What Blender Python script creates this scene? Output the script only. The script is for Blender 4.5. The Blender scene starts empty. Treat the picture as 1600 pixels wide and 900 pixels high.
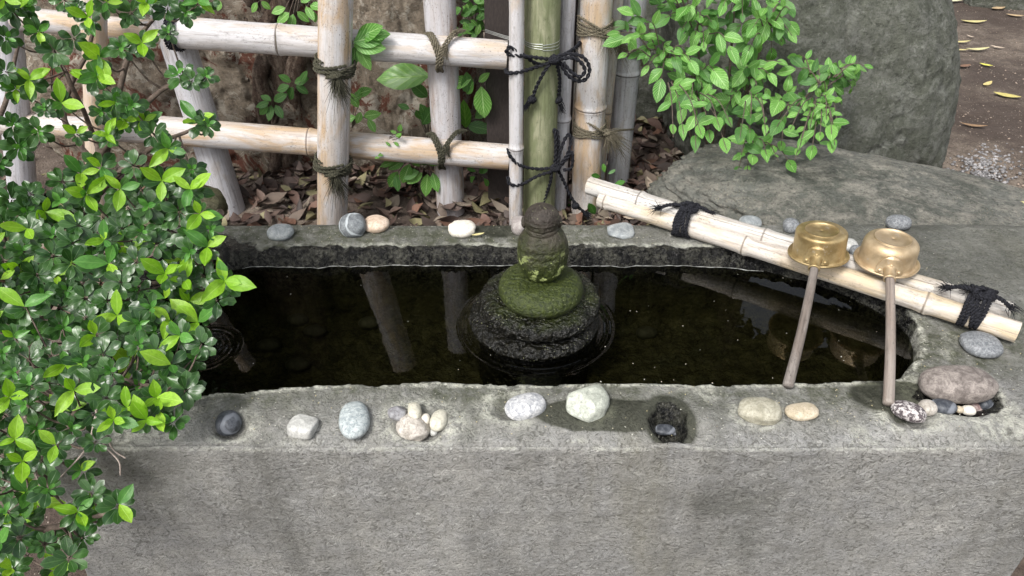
import bpy, math, random
import numpy as np
from mathutils import Vector, Matrix, Quaternion

# ------------------------------------------------------------------ camera, sky, sun, exposure
S = bpy.context.scene
COL = S.collection
F, PITCH, CZ = 1155.0, math.radians(36), 1.39        # focal length in photo pixels, tilt, eye height
cam = bpy.data.cameras.new("camera"); cam.sensor_width = 36; cam.lens = 36 * F / 1600
cam.clip_start = 0.02; cam.clip_end = 600
co = bpy.data.objects.new("camera", cam); COL.objects.link(co)
co.location = (0, 0, CZ); co.rotation_euler = (math.radians(90) - PITCH, 0, 0)
S.camera = co
SUN_EL, SUN_AZ = math.radians(52), math.radians(215)   # azimuth from +Y clockwise
wd = bpy.data.worlds.new("World"); S.world = wd; wd.use_nodes = True
nt = wd.node_tree; nt.nodes.clear()
sky = nt.nodes.new('ShaderNodeTexSky'); sky.sky_type = 'NISHITA'; sky.sun_disc = False
sky.sun_elevation = SUN_EL; sky.sun_rotation = SUN_AZ; sky.air_density = 1.0; sky.dust_density = 4.0
hs = nt.nodes.new('ShaderNodeHueSaturation'); hs.inputs['Saturation'].default_value = 0.30   # overcast: nearly grey
bg = nt.nodes.new('ShaderNodeBackground'); bg.inputs['Strength'].default_value = 0.13
wo = nt.nodes.new('ShaderNodeOutputWorld')
nt.links.new(sky.outputs[0], hs.inputs['Color']); nt.links.new(hs.outputs[0], bg.inputs[0]); nt.links.new(bg.outputs[0], wo.inputs[0])
sun = bpy.data.lights.new("sun", 'SUN'); sun.energy = 1.5; sun.angle = math.radians(14); sun.color = (1, .97, .92)
so = bpy.data.objects.new("sun", sun); COL.objects.link(so)
sd = Vector((math.sin(SUN_AZ) * math.cos(SUN_EL), math.cos(SUN_AZ) * math.cos(SUN_EL), math.sin(SUN_EL)))
so.rotation_euler = sd.to_track_quat('Z', 'Y').to_euler(); so.location = (0, 0, 6)
S.view_settings.view_transform = 'Standard'; S.view_settings.look = 'None'
S.view_settings.exposure = 0.92; S.view_settings.gamma = 1
S.cycles.max_bounces = 6; S.cycles.transparent_max_bounces = 6; S.cycles.use_denoising = True

RIM, WATER, LITTER = 0.55, 0.52, 0.25

# ------------------------------------------------------------------ measuring: photo pixel -> point in the place
def ray(px, py):
    x = (px - 800) / F; y = -(py - 450) / F
    return (x, math.cos(PITCH) + y * math.sin(PITCH), -math.sin(PITCH) + y * math.cos(PITCH))
def at(px, py, z):
    d = ray(px, py); t = (z - CZ) / d[2]; return Vector((d[0] * t, d[1] * t, z))
def aty(px, py, Y):
    d = ray(px, py); t = Y / d[1]; return Vector((d[0] * t, Y, CZ + d[2] * t))
def ppm(p):          # photo pixels per metre at a point
    return F / (p[1] * math.cos(PITCH) - (p[2] - CZ) * math.sin(PITCH))

# ------------------------------------------------------------------ numpy noise
def _hash(ix, iy, iz, seed):
    h = (ix * 374761393 + iy * 668265263 + iz * 2147483647 + seed * 1274126177) & 0xFFFFFFFF
    h = ((h ^ (h >> 13)) * 1274126177) & 0xFFFFFFFF
    h = ((h ^ (h >> 15)) * 2246822519) & 0xFFFFFFFF
    return ((h ^ (h >> 16)) & 0xFFFFFF) / float(0xFFFFFF)
def vnoise(P, seed=0):
    P = np.asarray(P, float); i = np.floor(P).astype(np.int64); f = P - i; f = f * f * f * (f * (f * 6 - 15) + 10)
    r = 0
    for dx in (0, 1):
        for dy in (0, 1):
            for dz in (0, 1):
                w = (f[..., 0] if dx else 1 - f[..., 0]) * (f[..., 1] if dy else 1 - f[..., 1]) * (f[..., 2] if dz else 1 - f[..., 2])
                r = r + w * _hash(i[..., 0] + dx, i[..., 1] + dy, i[..., 2] + dz, seed)
    return r * 2 - 1
def fbm(P, scale=1, octv=4, seed=0, gain=.5):
    P = np.asarray(P, float) * scale; r = 0; a = 1; n = 0
    for k in range(octv):
        r = r + a * vnoise(P, seed + k * 17); n += a; a *= gain; P = P * 2.03 + 11.3
    return r / n
def ss(a, b, x):
    t = np.clip((x - a) / (b - a), 0, 1); return t * t * (3 - 2 * t)

# ------------------------------------------------------------------ object helpers
W = {}
def reg(o, world=None, parent=None):
    W[o] = world.copy() if world else Matrix.Identity(4)
    COL.objects.link(o); o.matrix_basis = W[o]
    if parent is not None:
        o.parent = parent; o.matrix_parent_inverse = W[parent].inverted()
    return o
def tag(o, label=None, cat=None, group=None, kind=None):
    if label: o['label'] = label
    if cat: o['category'] = cat
    if group: o['group'] = group
    if kind: o['kind'] = kind
    return o
def empty(name, loc):
    o = bpy.data.objects.new(name, None); o.empty_display_size = .05
    return reg(o, Matrix.Translation(Vector(loc)))
def mk_mesh(name, V, Fc, mat=None, smooth=True, attrs=None, uv=None):
    me = bpy.data.meshes.new(name)
    V = np.asarray(V, np.float32).reshape(-1, 3)
    if isinstance(Fc, np.ndarray) and Fc.ndim == 2:
        n = len(Fc); k = Fc.shape[1]
        me.vertices.add(len(V)); me.vertices.foreach_set('co', V.ravel())
        me.loops.add(n * k); me.loops.foreach_set('vertex_index', Fc.astype(np.int32).ravel())
        me.polygons.add(n); me.polygons.foreach_set('loop_start', np.arange(0, n * k, k, dtype=np.int32))
        me.update(calc_edges=True)
    else:
        me.from_pydata([tuple(map(float, v)) for v in V], [], [list(map(int, f)) for f in Fc]); me.update()
    if smooth: me.polygons.foreach_set('use_smooth', np.ones(len(me.polygons), bool))
    for k, a in (attrs or {}).items():
        a = np.asarray(a, np.float32)
        if a.ndim == 2:
            at_ = me.attributes.new(k, 'FLOAT_COLOR', 'POINT')
            at_.data.foreach_set('color', np.concatenate([a, np.ones((len(a), 1), np.float32)], 1).ravel())
        else:
            at_ = me.attributes.new(k, 'FLOAT', 'POINT'); at_.data.foreach_set('value', a)
    if uv is not None:
        l = me.uv_layers.new(name='UVMap'); idx = np.zeros(len(me.loops), np.int32); me.loops.foreach_get('vertex_index', idx)
        l.data.foreach_set('uv', np.asarray(uv, np.float32)[idx].ravel())
    if mat: me.materials.append(mat)
    return me
def obj(name, me, parent=None, world=None):
    return reg(bpy.data.objects.new(name, me), world, parent)
def gridfaces(nu, nv, wu=False, wv=False):
    iu = np.arange(nu if wu else nu - 1); iv = np.arange(nv if wv else nv - 1)
    A, B = np.meshgrid(iu, iv, indexing='ij'); A = A.ravel(); B = B.ravel(); A1 = (A + 1) % nu; B1 = (B + 1) % nv
    return np.stack([A * nv + B, A1 * nv + B, A1 * nv + B1, A * nv + B1], 1)
class Bag:       # gathers verts / faces for ONE mesh
    def __init__(s): s.V = []; s.F = []; s.n = 0; s.A = []; s.U = []
    def add(s, V, Fc, a=None, uv=None):
        V = np.asarray(V, float).reshape(-1, 3); s.V.append(V); s.F.append(np.asarray(Fc, np.int64) + s.n); s.n += len(V)
        s.A.append(np.full(len(V), 0.0) if a is None else (np.full(len(V), a) if np.isscalar(a) else np.tile(a, (len(V), 1)) if np.ndim(a) == 1 else a))
        s.U.append(np.zeros((len(V), 2)) if uv is None else uv)
    def mesh(s, name, mat, attr=None, smooth=True, uv=False):
        return mk_mesh(name, np.concatenate(s.V), np.concatenate(s.F), mat, smooth, {attr: np.concatenate(s.A)} if attr else None, np.concatenate(s.U) if uv else None)

# ------------------------------------------------------------------ node helpers
class NT:
    def __init__(s, name):
        s.m = bpy.data.materials.new(name); s.m.use_nodes = True; s.t = s.m.node_tree; s.t.nodes.clear()
        s.out = s.t.nodes.new('ShaderNodeOutputMaterial'); s.tc = s.t.nodes.new('ShaderNodeTexCoord')
    def n(s, typ, ins=None, **kw):
        nd = s.t.nodes.new(typ)
        for k, v in kw.items(): setattr(nd, k, v)
        for k, v in (ins or {}).items(): s.set(nd.inputs[k], v)
        return nd
    def set(s, sock, v):
        if isinstance(v, bpy.types.NodeSocket): s.t.links.new(v, sock)
        elif isinstance(v, (tuple, list)) and sock.type == 'RGBA': sock.default_value = (*v[:3], 1)
        else: sock.default_value = v
    def co(s, sc=(1, 1, 1), kind='Object', rot=(0, 0, 0), loc=(0, 0, 0)):
        return s.n('ShaderNodeMapping', {'Vector': s.tc.outputs[kind], 'Scale': sc if not np.isscalar(sc) else (sc,) * 3, 'Rotation': rot, 'Location': loc}).outputs[0]
    def noise(s, vec, scale=5, detail=4, rough=.55, dist=0, out='Fac'):
        return s.n('ShaderNodeTexNoise', {'Vector': vec, 'Scale': scale, 'Detail': detail, 'Roughness': rough, 'Distortion': dist}).outputs[out]
    def vor(s, vec, scale=5, feature='F1', rnd=1, out='Distance'):
        return s.n('ShaderNodeTexVoronoi', {'Vector': vec, 'Scale': scale, 'Randomness': rnd}, feature=feature).outputs[out]
    def ramp(s, f, stops, interp='LINEAR'):
        nd = s.n('ShaderNodeValToRGB', {'Fac': f}); cr = nd.color_ramp; cr.interpolation = interp
        while len(cr.elements) < len(stops): cr.elements.new(.5)
        for e, (p, c) in zip(cr.elements, stops):
            e.position = p; e.color = (*(c if not np.isscalar(c) else (c,) * 3), 1)
        return nd.outputs[0]
    def mix(s, f, a, b, mode='MIX'):
        nd = s.n('ShaderNodeMix', None, data_type='RGBA', blend_type=mode)
        s.set(nd.inputs[0], f); s.set(nd.inputs[6], a); s.set(nd.inputs[7], b); return nd.outputs[2]
    def math(s, op, a, b=0.0, clamp=False):
        nd = s.n('ShaderNodeMath', None, operation=op, use_clamp=clamp); s.set(nd.inputs[0], a); s.set(nd.inputs[1], b); return nd.outputs[0]
    def attr(s, name, out='Fac'): return s.n('ShaderNodeAttribute', None, attribute_name=name).outputs[out]
    def bump(s, h, dist=.001, strength=1, normal=None):
        ins = {'Height': h, 'Distance': dist, 'Strength': strength}
        if normal is not None: ins['Normal'] = normal
        return s.n('ShaderNodeBump', ins).outputs[0]
    def bsdf(s, color, rough=.8, normal=None, **kw):
        ins = {'Base Color': color, 'Roughness': rough}
        if normal is not None: ins['Normal'] = normal
        for k, v in kw.items(): ins[k.replace('_', ' ')] = v
        b = s.n('ShaderNodeBsdfPrincipled', ins).outputs[0]; s.t.links.new(b, s.out.inputs[0]); return b

# ------------------------------------------------------------------ materials
def m_basin():
    t = NT('basin_stone')
    o = t.co(1)
    big = t.noise(o, 3.2, 5, .6); mid = t.noise(o, 22, 5, .65); fine = t.noise(t.co((1, 1, 1.25)), 100, 5, .75, 1.6)
    strk = t.noise(t.co((1, 1, 1.3), rot=(0, math.radians(10), 0)), 74, 4, .65, 2.2)
    c = t.mix(t.ramp(big, [(.35, 0), (.65, 1)]), (.215, .213, .196), (.40, .39, .36))
    c = t.mix(t.ramp(mid, [(.3, 0), (.75, 1)]), c, (.31, .31, .305))
    c = t.mix(t.ramp(strk, [(.38, .8), (.48, 0)]), c, (.12, .118, .105))
    c = t.mix(t.ramp(fine, [(.56, 0), (.66, .8)]), c, (.52, .52, .49))
    # run-off streaks down the front
    st = t.noise(t.co((1, .3, .10)), 7, 5, .65, .2)
    c = t.mix(t.ramp(st, [(.48, 0), (.68, .60)]), c, (.12, .118, .105))
    st2 = t.noise(t.co((1, .3, .2), loc=(3.1, 0, 0)), 7, 4, .6)
    c = t.mix(t.ramp(st2, [(.56, 0), (.72, .35)]), c, (.24, .225, .16))
    st3 = t.noise(t.co((1, 1, .35), loc=(7.7, 2, 0)), 5.5, 4, .6)
    c = t.mix(t.ramp(st3, [(.52, 0), (.66, .5)]), c, (.46, .45, .42))
    moss = t.attr('moss'); mn = t.noise(o, 38, 4, .7)
    mk = t.math('MULTIPLY', moss, t.ramp(mn, [(.30, .25), (.62, 1)]))
    c = t.mix(mk, c, t.mix(mid, (.048, .053, .032), (.112, .118, .078)))
    pale = t.math('MULTIPLY', t.attr('pale'), t.ramp(t.noise(o, 70, 5, .75), [(.42, 0), (.56, 1)]))
    c = t.mix(pale, c, (.58, .58, .50))
    sp = t.vor(t.co(1), 150); spn = t.noise(o, 9, 3, .6)
    spk = t.math('MULTIPLY', t.ramp(sp, [(.10, 1), (.17, 0)]), t.ramp(spn, [(.50, 0), (.60, .8)]))
    c = t.mix(t.math('MULTIPLY', spk, t.attr('top')), c, (.60, .59, .48))
    wet = t.attr('wet'); wn = t.noise(o, 60, 5, .7)
    wk = t.math('ADD', wet, t.math('MULTIPLY', t.math('SUBTRACT', wn, .5), 1.1)); wk = t.ramp(wk, [(.40, 0), (.62, 1)])
    wk = t.math('MULTIPLY', wk, t.ramp(wet, [(.02, 0), (.15, 1)]))
    damp = t.ramp(t.attr('damp'), [(.1, 0), (.6, 1)])
    c = t.mix(damp, c, t.mix(1, c, (.26, .27, .22), 'MULTIPLY'))
    bl = t.mix(t.ramp(t.math('ADD', t.math('MULTIPLY', t.noise(o, 130, 4, .8), .6), t.math('MULTIPLY', t.noise(o, 28, 3, .6), .4)), [(.46, 0), (.66, 1)]), (.003, .003, .003), (.10, .098, .078))
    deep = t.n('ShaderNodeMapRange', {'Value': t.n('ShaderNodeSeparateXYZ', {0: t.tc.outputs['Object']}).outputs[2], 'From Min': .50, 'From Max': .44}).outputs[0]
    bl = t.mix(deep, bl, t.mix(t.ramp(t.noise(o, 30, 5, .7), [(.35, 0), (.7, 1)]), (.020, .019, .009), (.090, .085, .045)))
    c = t.mix(wk, c, bl)
    r = t.math('SUBTRACT', .85, t.math('MULTIPLY', wk, .66)); r = t.math('SUBTRACT', r, t.math('MULTIPLY', damp, .15))
    h = t.math('ADD', t.math('MULTIPLY', fine, .5), t.math('MULTIPLY', strk, .9))
    nb = t.bump(h, .0085, 1); nb = t.bump(mid, .008, .9, nb)
    nb = t.bump(t.math('MULTIPLY', t.noise(o, 140, 3, .6), wk), .012, 1, nb)
    t.bsdf(c, r, nb, Specular_IOR_Level=.4)
    return t.m
def m_rock(name, c1, c2, c3, spk=(.5, .45, .35), scale=1, bump=.01, streak=(1, 1, 1), rough=.9, rot=(0, 0, 0), crack=None, speckle=.6, rust=None):
    t = NT(name); o = t.co(1); a = t.co(streak, rot=rot)
    n1 = t.noise(o, 2.6 * scale, 6, .6, .4); n2 = t.noise(a, 11 * scale, 7, .65, .5); n3 = t.noise(o, 75 * scale, 4, .7)
    c = t.mix(t.ramp(n1, [(.35, 0), (.65, 1)]), c1, c2)
    c = t.mix(t.ramp(n2, [(.45, 0), (.72, 1)]), c, c3)
    c = t.mix(t.ramp(n3, [(.32, .6), (.5, 0)]), c, tuple(x * .4 for x in c1))
    n4 = t.noise(t.co(1, loc=(1, 7, 3)), 34 * scale, 7, .82, .3); c = t.mix(t.ramp(n4, [(.54, 0), (.66, .7)]), c, tuple(min(1, x * 1.25) for x in c3)); c = t.mix(t.ramp(n4, [(.36, .75), (.46, 0)]), c, tuple(x * .45 for x in c1))
    if rust:
        rn = t.noise(t.co(1, loc=(4, 4, 4)), 5, 6, .75, 1.2)
        c = t.mix(t.ramp(rn, [(.53, 0), (.57, .9)]), c, rust[0])
        rn = t.noise(t.co(1, loc=(9, 4, 1)), 8, 6, .78, 1.5)
        c = t.mix(t.ramp(rn, [(.55, 0), (.58, .9)]), c, rust[1])
    v = t.vor(o, 130 * scale); m = t.noise(o, 6, 4, .6)
    c = t.mix(t.math('MULTIPLY', t.ramp(v, [(.10, 1), (.18, 0)]), t.ramp(m, [(.48, 0), (.60, speckle)])), c, spk)
    cr = t.vor(t.co(streak, rot=rot), 4 * scale, 'DISTANCE_TO_EDGE') if crack else None
    h = t.math('ADD', t.math('MULTIPLY', n2, 1.0), t.math('MULTIPLY', n3, .25)); h = t.math('ADD', h, t.math('MULTIPLY', n4, .45))
    nb = t.bump(h, bump, 1)
    nb = t.bump(t.noise(t.co((1, 1, 3), rot=rot), 40 * scale, 6, .75, .6), bump * .55, 1, nb)
    if crack:
        nb = t.bump(t.ramp(cr, [(0, 0), (.03, 1)]), bump * 1.2, .6, nb)
    t.bsdf(c, rough, nb, Specular_IOR_Level=.35)
    return t.m
def m_bamboo(name, base, tan, wax, tanw=.5, dark=(.12, .10, .09)):
    t = NT(name); rnd = t.n('ShaderNodeObjectInfo').outputs['Random']
    off = t.n('ShaderNodeCombineXYZ', {'X': t.math('MULTIPLY', rnd, 9), 'Y': t.math('MULTIPLY', rnd, 5), 'Z': t.math('MULTIPLY', rnd, 7)}).outputs[0]
    def c3(sc):
        v = t.n('ShaderNodeVectorMath', {0: t.tc.outputs['Object'], 1: off}, operation='ADD').outputs[0]
        return t.n('ShaderNodeMapping', {'Vector': v, 'Scale': sc}).outputs[0]
    patch = t.noise(c3((1, 1, .28)), 19, 5, .6, .5); str_ = t.noise(c3((1, 1, .05)), 190, 4, .7); str2 = t.noise(c3((1, 1, .12)), 60, 5, .7)
    c = t.mix(t.ramp(patch, [(tanw - .05, 0), (tanw + .07, 1)]), wax, tan)
    c = t.mix(t.ramp(str2, [(.42, 0), (.62, .7)]), c, base)
    c = t.mix(t.ramp(str_, [(.30, .7), (.48, 0)]), c, tuple(x * .55 for x in base))
    sp = t.noise(c3((1, 1, .6)), 320, 2, .5); sm = t.noise(c3((1, 1, .6)), 14, 4, .7)
    c = t.mix(t.math('MULTIPLY', t.ramp(sp, [(.62, 0), (.68, 1)]), t.ramp(sm, [(.45, .1), (.62, .9)])), c, dark)
    dm = t.noise(c3((1, 1, .35)), 26, 5, .75)
    c = t.mix(t.ramp(dm, [(.60, 0), (.72, .7)]), c, dark)
    gm = t.noise(c3((1, 1, .5)), 75, 5, .8); c = t.mix(t.ramp(gm, [(.57, 0), (.66, .45)]), c, tuple(x * .5 for x in base))
    nd = t.attr('node'); c = t.mix(t.ramp(nd, [(.2, 0), (.9, .8)]), c, dark)
    nb = t.bump(t.math('ADD', str_, str2), .0016, .9)
    t.bsdf(c, t.math('ADD', .42, t.math('MULTIPLY', str2, .35)), nb, Specular_IOR_Level=.35)
    return t.m
def m_plain(name, c1, c2, scale=60, rough=.8, bump=.001, st=(1, 1, 1), det=4, **kw):
    t = NT(name); n = t.noise(t.co(st), scale, det, .65)
    t.bsdf(t.mix(t.ramp(n, [(.3, 0), (.7, 1)]), c1, c2), rough, t.bump(n, bump, 1), **kw)
    return t.m
def m_leaf(name, c1, c2, vein, vs=.5, rough=.3, trans=.25, nveins=0, edge=None, mott=.0, spec=.5):
    t = NT(name); rnd = t.math('FRACT', t.math('ADD', t.n('ShaderNodeObjectInfo').outputs['Random'], t.attr('rnd')))
    uv = t.tc.outputs['UV']; sx = t.n('ShaderNodeSeparateXYZ', {0: uv}); u = t.math('ABSOLUTE', t.math('SUBTRACT', sx.outputs[0], .5)); v = sx.outputs[1]
    c = t.mix(rnd, c1, c2)
    pn = t.noise(t.co(1, 'Generated'), 7, 4, .65)
    c = t.mix(t.ramp(pn, [(.35, .45), (.65, 0)]), c, tuple(x * .55 for x in c1))
    mid = t.ramp(u, [(.012, vs), (.04, 0)]); h = t.math('MULTIPLY', mid, -1)
    if nveins:
        ph = t.math('SUBTRACT', t.math('MULTIPLY', v, nveins), t.math('MULTIPLY', t.math('POWER', u, .75), nveins * .62))
        w = t.math('ABSOLUTE', t.math('SUBTRACT', t.math('FRACT', ph), .5)); sv = t.ramp(w, [(.0, vs * .8), (.13, 0)])
        mid = t.math('MAXIMUM', mid, sv); h = t.math('SUBTRACT', t.ramp(w, [(0, 0), (.45, 1)]), t.ramp(u, [(.01, 1), (.05, 0)]))
    c = t.mix(mid, c, vein)
    if edge: c = t.mix(t.ramp(u, [(.44, 0), (.5, .5)]), c, edge)
    if mott: c = t.mix(t.ramp(t.noise(t.co(1, 'Generated'), 26, 3, .7), [(.55, 0), (.66, mott)]), c, (.30, .33, .30))
    nb = t.bump(h, .0006, .7)
    nb = t.bump(t.noise(t.co(1, 'Generated'), 14, 3, .6), .0008, .6, nb)
    p = t.n('ShaderNodeBsdfPrincipled', {'Base Color': c, 'Roughness': rough, 'Normal': nb, 'Specular IOR Level': spec}).outputs[0]
    tr = t.n('ShaderNodeBsdfTranslucent', {'Color': t.mix(1, c, (1.5, 1.7, .6), 'MULTIPLY')}).outputs[0]
    t.t.links.new(t.n('ShaderNodeMixShader', {0: trans, 1: p, 2: tr}).outputs[0], t.out.inputs[0])
    return t.m
def m_pebble(name, c1, c2, scale=60, kind='noise', bump=.0008, rough=.7, lo=.4, hi=.6):
    t = NT(name); o = t.co(1); n = t.noise(o, scale, 5, .7, .6)
    c = t.mix(t.ramp(n, [(lo, 0), (hi, 1)]), c1, c2)
    g = t.noise(o, 330, 3, .7); c = t.mix(t.ramp(g, [(.36, .5), (.5, 0)]), c, tuple(x * .5 for x in c1))
    if kind == 'vein':
        w = t.n('ShaderNodeTexWave', {'Vector': t.co((1, .5, 1), rot=(.4, .6, .5)), 'Scale': 14, 'Distortion': 9, 'Detail': 3}).outputs[1]
        c = t.mix(t.ramp(w, [(.86, 0), (.97, .8)]), c, tuple(min(1, x * 1.9) for x in c2))
    nb = t.bump(t.math('ADD', n, t.math('MULTIPLY', g, .3)), bump, 1)
    t.bsdf(c, rough, nb, Specular_IOR_Level=.4); return t.m
def m_attr(name, attr='col', rough=.7, bump=.0006, trans=0.):
    t = NT(name); c = t.attr(attr, 'Color'); n = t.noise(t.co(1), 120, 4, .7)
    c = t.mix(t.ramp(n, [(.3, .5), (.6, 0)]), c, t.mix(1, c, (.5, .45, .4), 'MULTIPLY'))
    t.bsdf(c, rough, t.bump(n, bump, 1), Specular_IOR_Level=.35); return t.m
M = {}
M['basin'] = m_basin()
M['boulder'] = m_rock('grey_green_boulder', (.085, .092, .070), (.150, .157, .127), (.235, .24, .215), bump=.014, scale=1.6, streak=(1, 1, 1.4), rot=(.2, .7, .3), speckle=.15)
M['slab'] = m_rock('grey_slab_stone', (.10, .105, .088), (.195, .20, .18), (.34, .32, .275), spk=(.60, .48, .30), bump=.014, scale=1.7, streak=(.8, 1.2, 1), rot=(0, 0, .35), speckle=.8)
M['tanrock'] = m_rock('tan_boulder', (.26, .21, .155), (.36, .295, .225), (.48, .41, .33), bump=.032, scale=1.5, speckle=.2, rust=((.16, .045, .025), (.55, .50, .42)))
M['mossrock'] = m_rock('mossy_stone', (.07, .07, .03), (.12, .11, .06), (.16, .15, .10), bump=.012)
M['bark'] = m_rock('root_bark', (.055, .035, .027), (.15, .095, .065), (.34, .27, .21), bump=.03, scale=2.2, streak=(2.4, 2.4, .35), speckle=.0)
M['bam_white'] = m_bamboo('weathered_bamboo', (.42, .39, .37), (.48, .39, .30), (.56, .55, .56), .56)
M['bam_tan'] = m_bamboo('tan_bamboo', (.48, .41, .35), (.48, .35, .225), (.56, .545, .545), .50)
M['bam_grey'] = m_bamboo('grey_bamboo', (.36, .34, .34), (.40, .34, .29), (.50, .50, .53), .64)
M['bam_pink'] = m_bamboo('pinkish_weathered_bamboo', (.42, .37, .35), (.36, .265, .21), (.52, .51, .53), .55)
M['bam_green'] = m_bamboo('green_bamboo', (.16, .18, .09), (.33, .33, .22), (.20, .22, .12), .55, dark=(.10, .12, .05))
M['bam_pale'] = m_bamboo('cream_bamboo', (.38, .32, .26), (.55, .45, .31), (.58, .54, .49), .52, dark=(.16, .13, .10))
M['bam_rear'] = m_bamboo('bleached_split_bamboo', (.34, .31, .28), (.46, .40, .31), (.58, .56, .53), .56, dark=(.15, .13, .11))
M['bam_cut'] = m_plain('bamboo_cut_end', (.40, .30, .18), (.62, .52, .36), 120)
M['darkwood'] = m_plain('dark_stained_post', (.018, .013, .012), (.045, .034, .030), 200, .75, .001, (1, 1, .3))
M['ropeblack'] = m_plain('black_palm_rope', (.004, .004, .005), (.026, .027, .034), 260, .85, .001, Specular_IOR_Level=.2)
M['ropedark'] = m_plain('dark_mossy_rope', (.012, .013, .008), (.10, .095, .06), 330, .95, .002)
M['ropebrown'] = m_plain('brown_rope', (.05, .043, .027), (.24, .21, .15), 330, .95, .002)
M['twine'] = m_plain('fray_fibre', (.10, .09, .06), (.30, .27, .21), 200, .9, .0005)
M['wire'] = m_plain('galvanised_wire', (.45, .47, .45), (.6, .62, .6), 90, .35, .0002, Metallic=.7)
M['leaf_old'] = m_leaf('old_evergreen_leaf', (.017, .058, .012), (.048, .125, .024), (.11, .21, .07), .5, .30, .10, edge=(.16, .25, .12), spec=.42)
M['leaf_new'] = m_leaf('new_spring_leaf', (.20, .42, .018), (.33, .56, .045), (.42, .62, .14), .5, .42, .28)
M['leaf_mid'] = m_leaf('half_grown_leaf', (.055, .18, .03), (.13, .33, .06), (.25, .45, .14), .4, .36, .22)
M['leaf_vein'] = m_leaf('veined_leaf', (.085, .26, .035), (.20, .44, .085), (.46, .68, .30), .85, .42, .28, nveins=8)
M['leaf_veind'] = m_leaf('veined_leaf_dark', (.050, .15, .030), (.10, .25, .05), (.22, .40, .14), .65, .42, .25, nveins=8)
M['leaf_broad'] = m_leaf('broad_leaf', (.09, .25, .03), (.16, .36, .05), (.30, .5, .12), .6, .35, .3, nveins=5)
M['twig'] = m_plain('brown_twig', (.05, .035, .025), (.16, .12, .095), 120, .85, .001)
M['twigpale'] = m_plain('pale_dead_twig', (.25, .20, .17), (.45, .38, .33), 120, .85, .001)
M['litter'] = m_attr('dead_leaf', 'col', .6, .0008)
M['petal'] = m_attr('petal', 'col', .6)
M['soilpebble'] = m_attr('gravel_stone', 'col', .8)
def m_soil():
    t = NT('soil'); o = t.co(1)
    a = t.noise(o, 1.3, 5, .6); b = t.noise(o, 14, 6, .7); g = t.noise(o, 120, 4, .8)
    c = t.mix(t.ramp(a, [(.42, 0), (.60, 1)]), (.095, .070, .056), (.30, .245, .195))
    c = t.mix(t.ramp(b, [(.42, .6), (.62, 0)]), c, (.060, .040, .030))
    c = t.mix(t.ramp(g, [(.35, .7), (.52, 0)]), c, (.04, .028, .022))
    v = t.vor(o, 95); m = t.noise(o, 40, 2); c = t.mix(t.math('MULTIPLY', t.ramp(v, [(.14, 1), (.22, 0)]), t.ramp(m, [(.52, 0), (.58, .9)])), c, (.42, .36, .30))
    nb = t.bump(t.math('ADD', g, t.math('MULTIPLY', b, 2)), .008, 1)
    t.bsdf(c, .95, nb); return t.m
M['soil'] = m_soil()
def m_water(centers):
    t = NT('pool_water')
    geo = t.n('ShaderNodeNewGeometry').outputs['Position']; h = None
    for (x, y, k, r0, r1, amp) in centers:
        d = t.n('ShaderNodeVectorMath', {0: geo, 1: (x, y, WATER)}, operation='DISTANCE').outputs['Value']
        wv = t.math('MULTIPLY', t.math('SINE', t.math('MULTIPLY', d, k)), t.math('MULTIPLY', t.ramp(d, [(max(r0 - .004, 0), 0), (r0, 1), (r1, 0)]), amp))
        h = wv if h is None else t.math('ADD', h, wv)
    n = t.noise(t.co(1), 16, 2, .5); h = t.math('ADD', h, t.math('MULTIPLY', n, .10))
    nb = t.bump(h, .0035, .6)
    gl = t.n('ShaderNodeBsdfGlossy', {'Color': (1, 1, 1), 'Roughness': .015, 'Normal': nb}).outputs[0]
    tr = t.n('ShaderNodeBsdfTransparent', {'Color': (.43, .43, .33)}).outputs[0]
    fr = t.n('ShaderNodeFresnel', {'IOR': 1.333, 'Normal': nb}).outputs[0]
    t.t.links.new(t.n('ShaderNodeMixShader', {0: fr, 1: tr, 2: gl}).outputs[0], t.out.inputs[0]); return t.m
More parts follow.
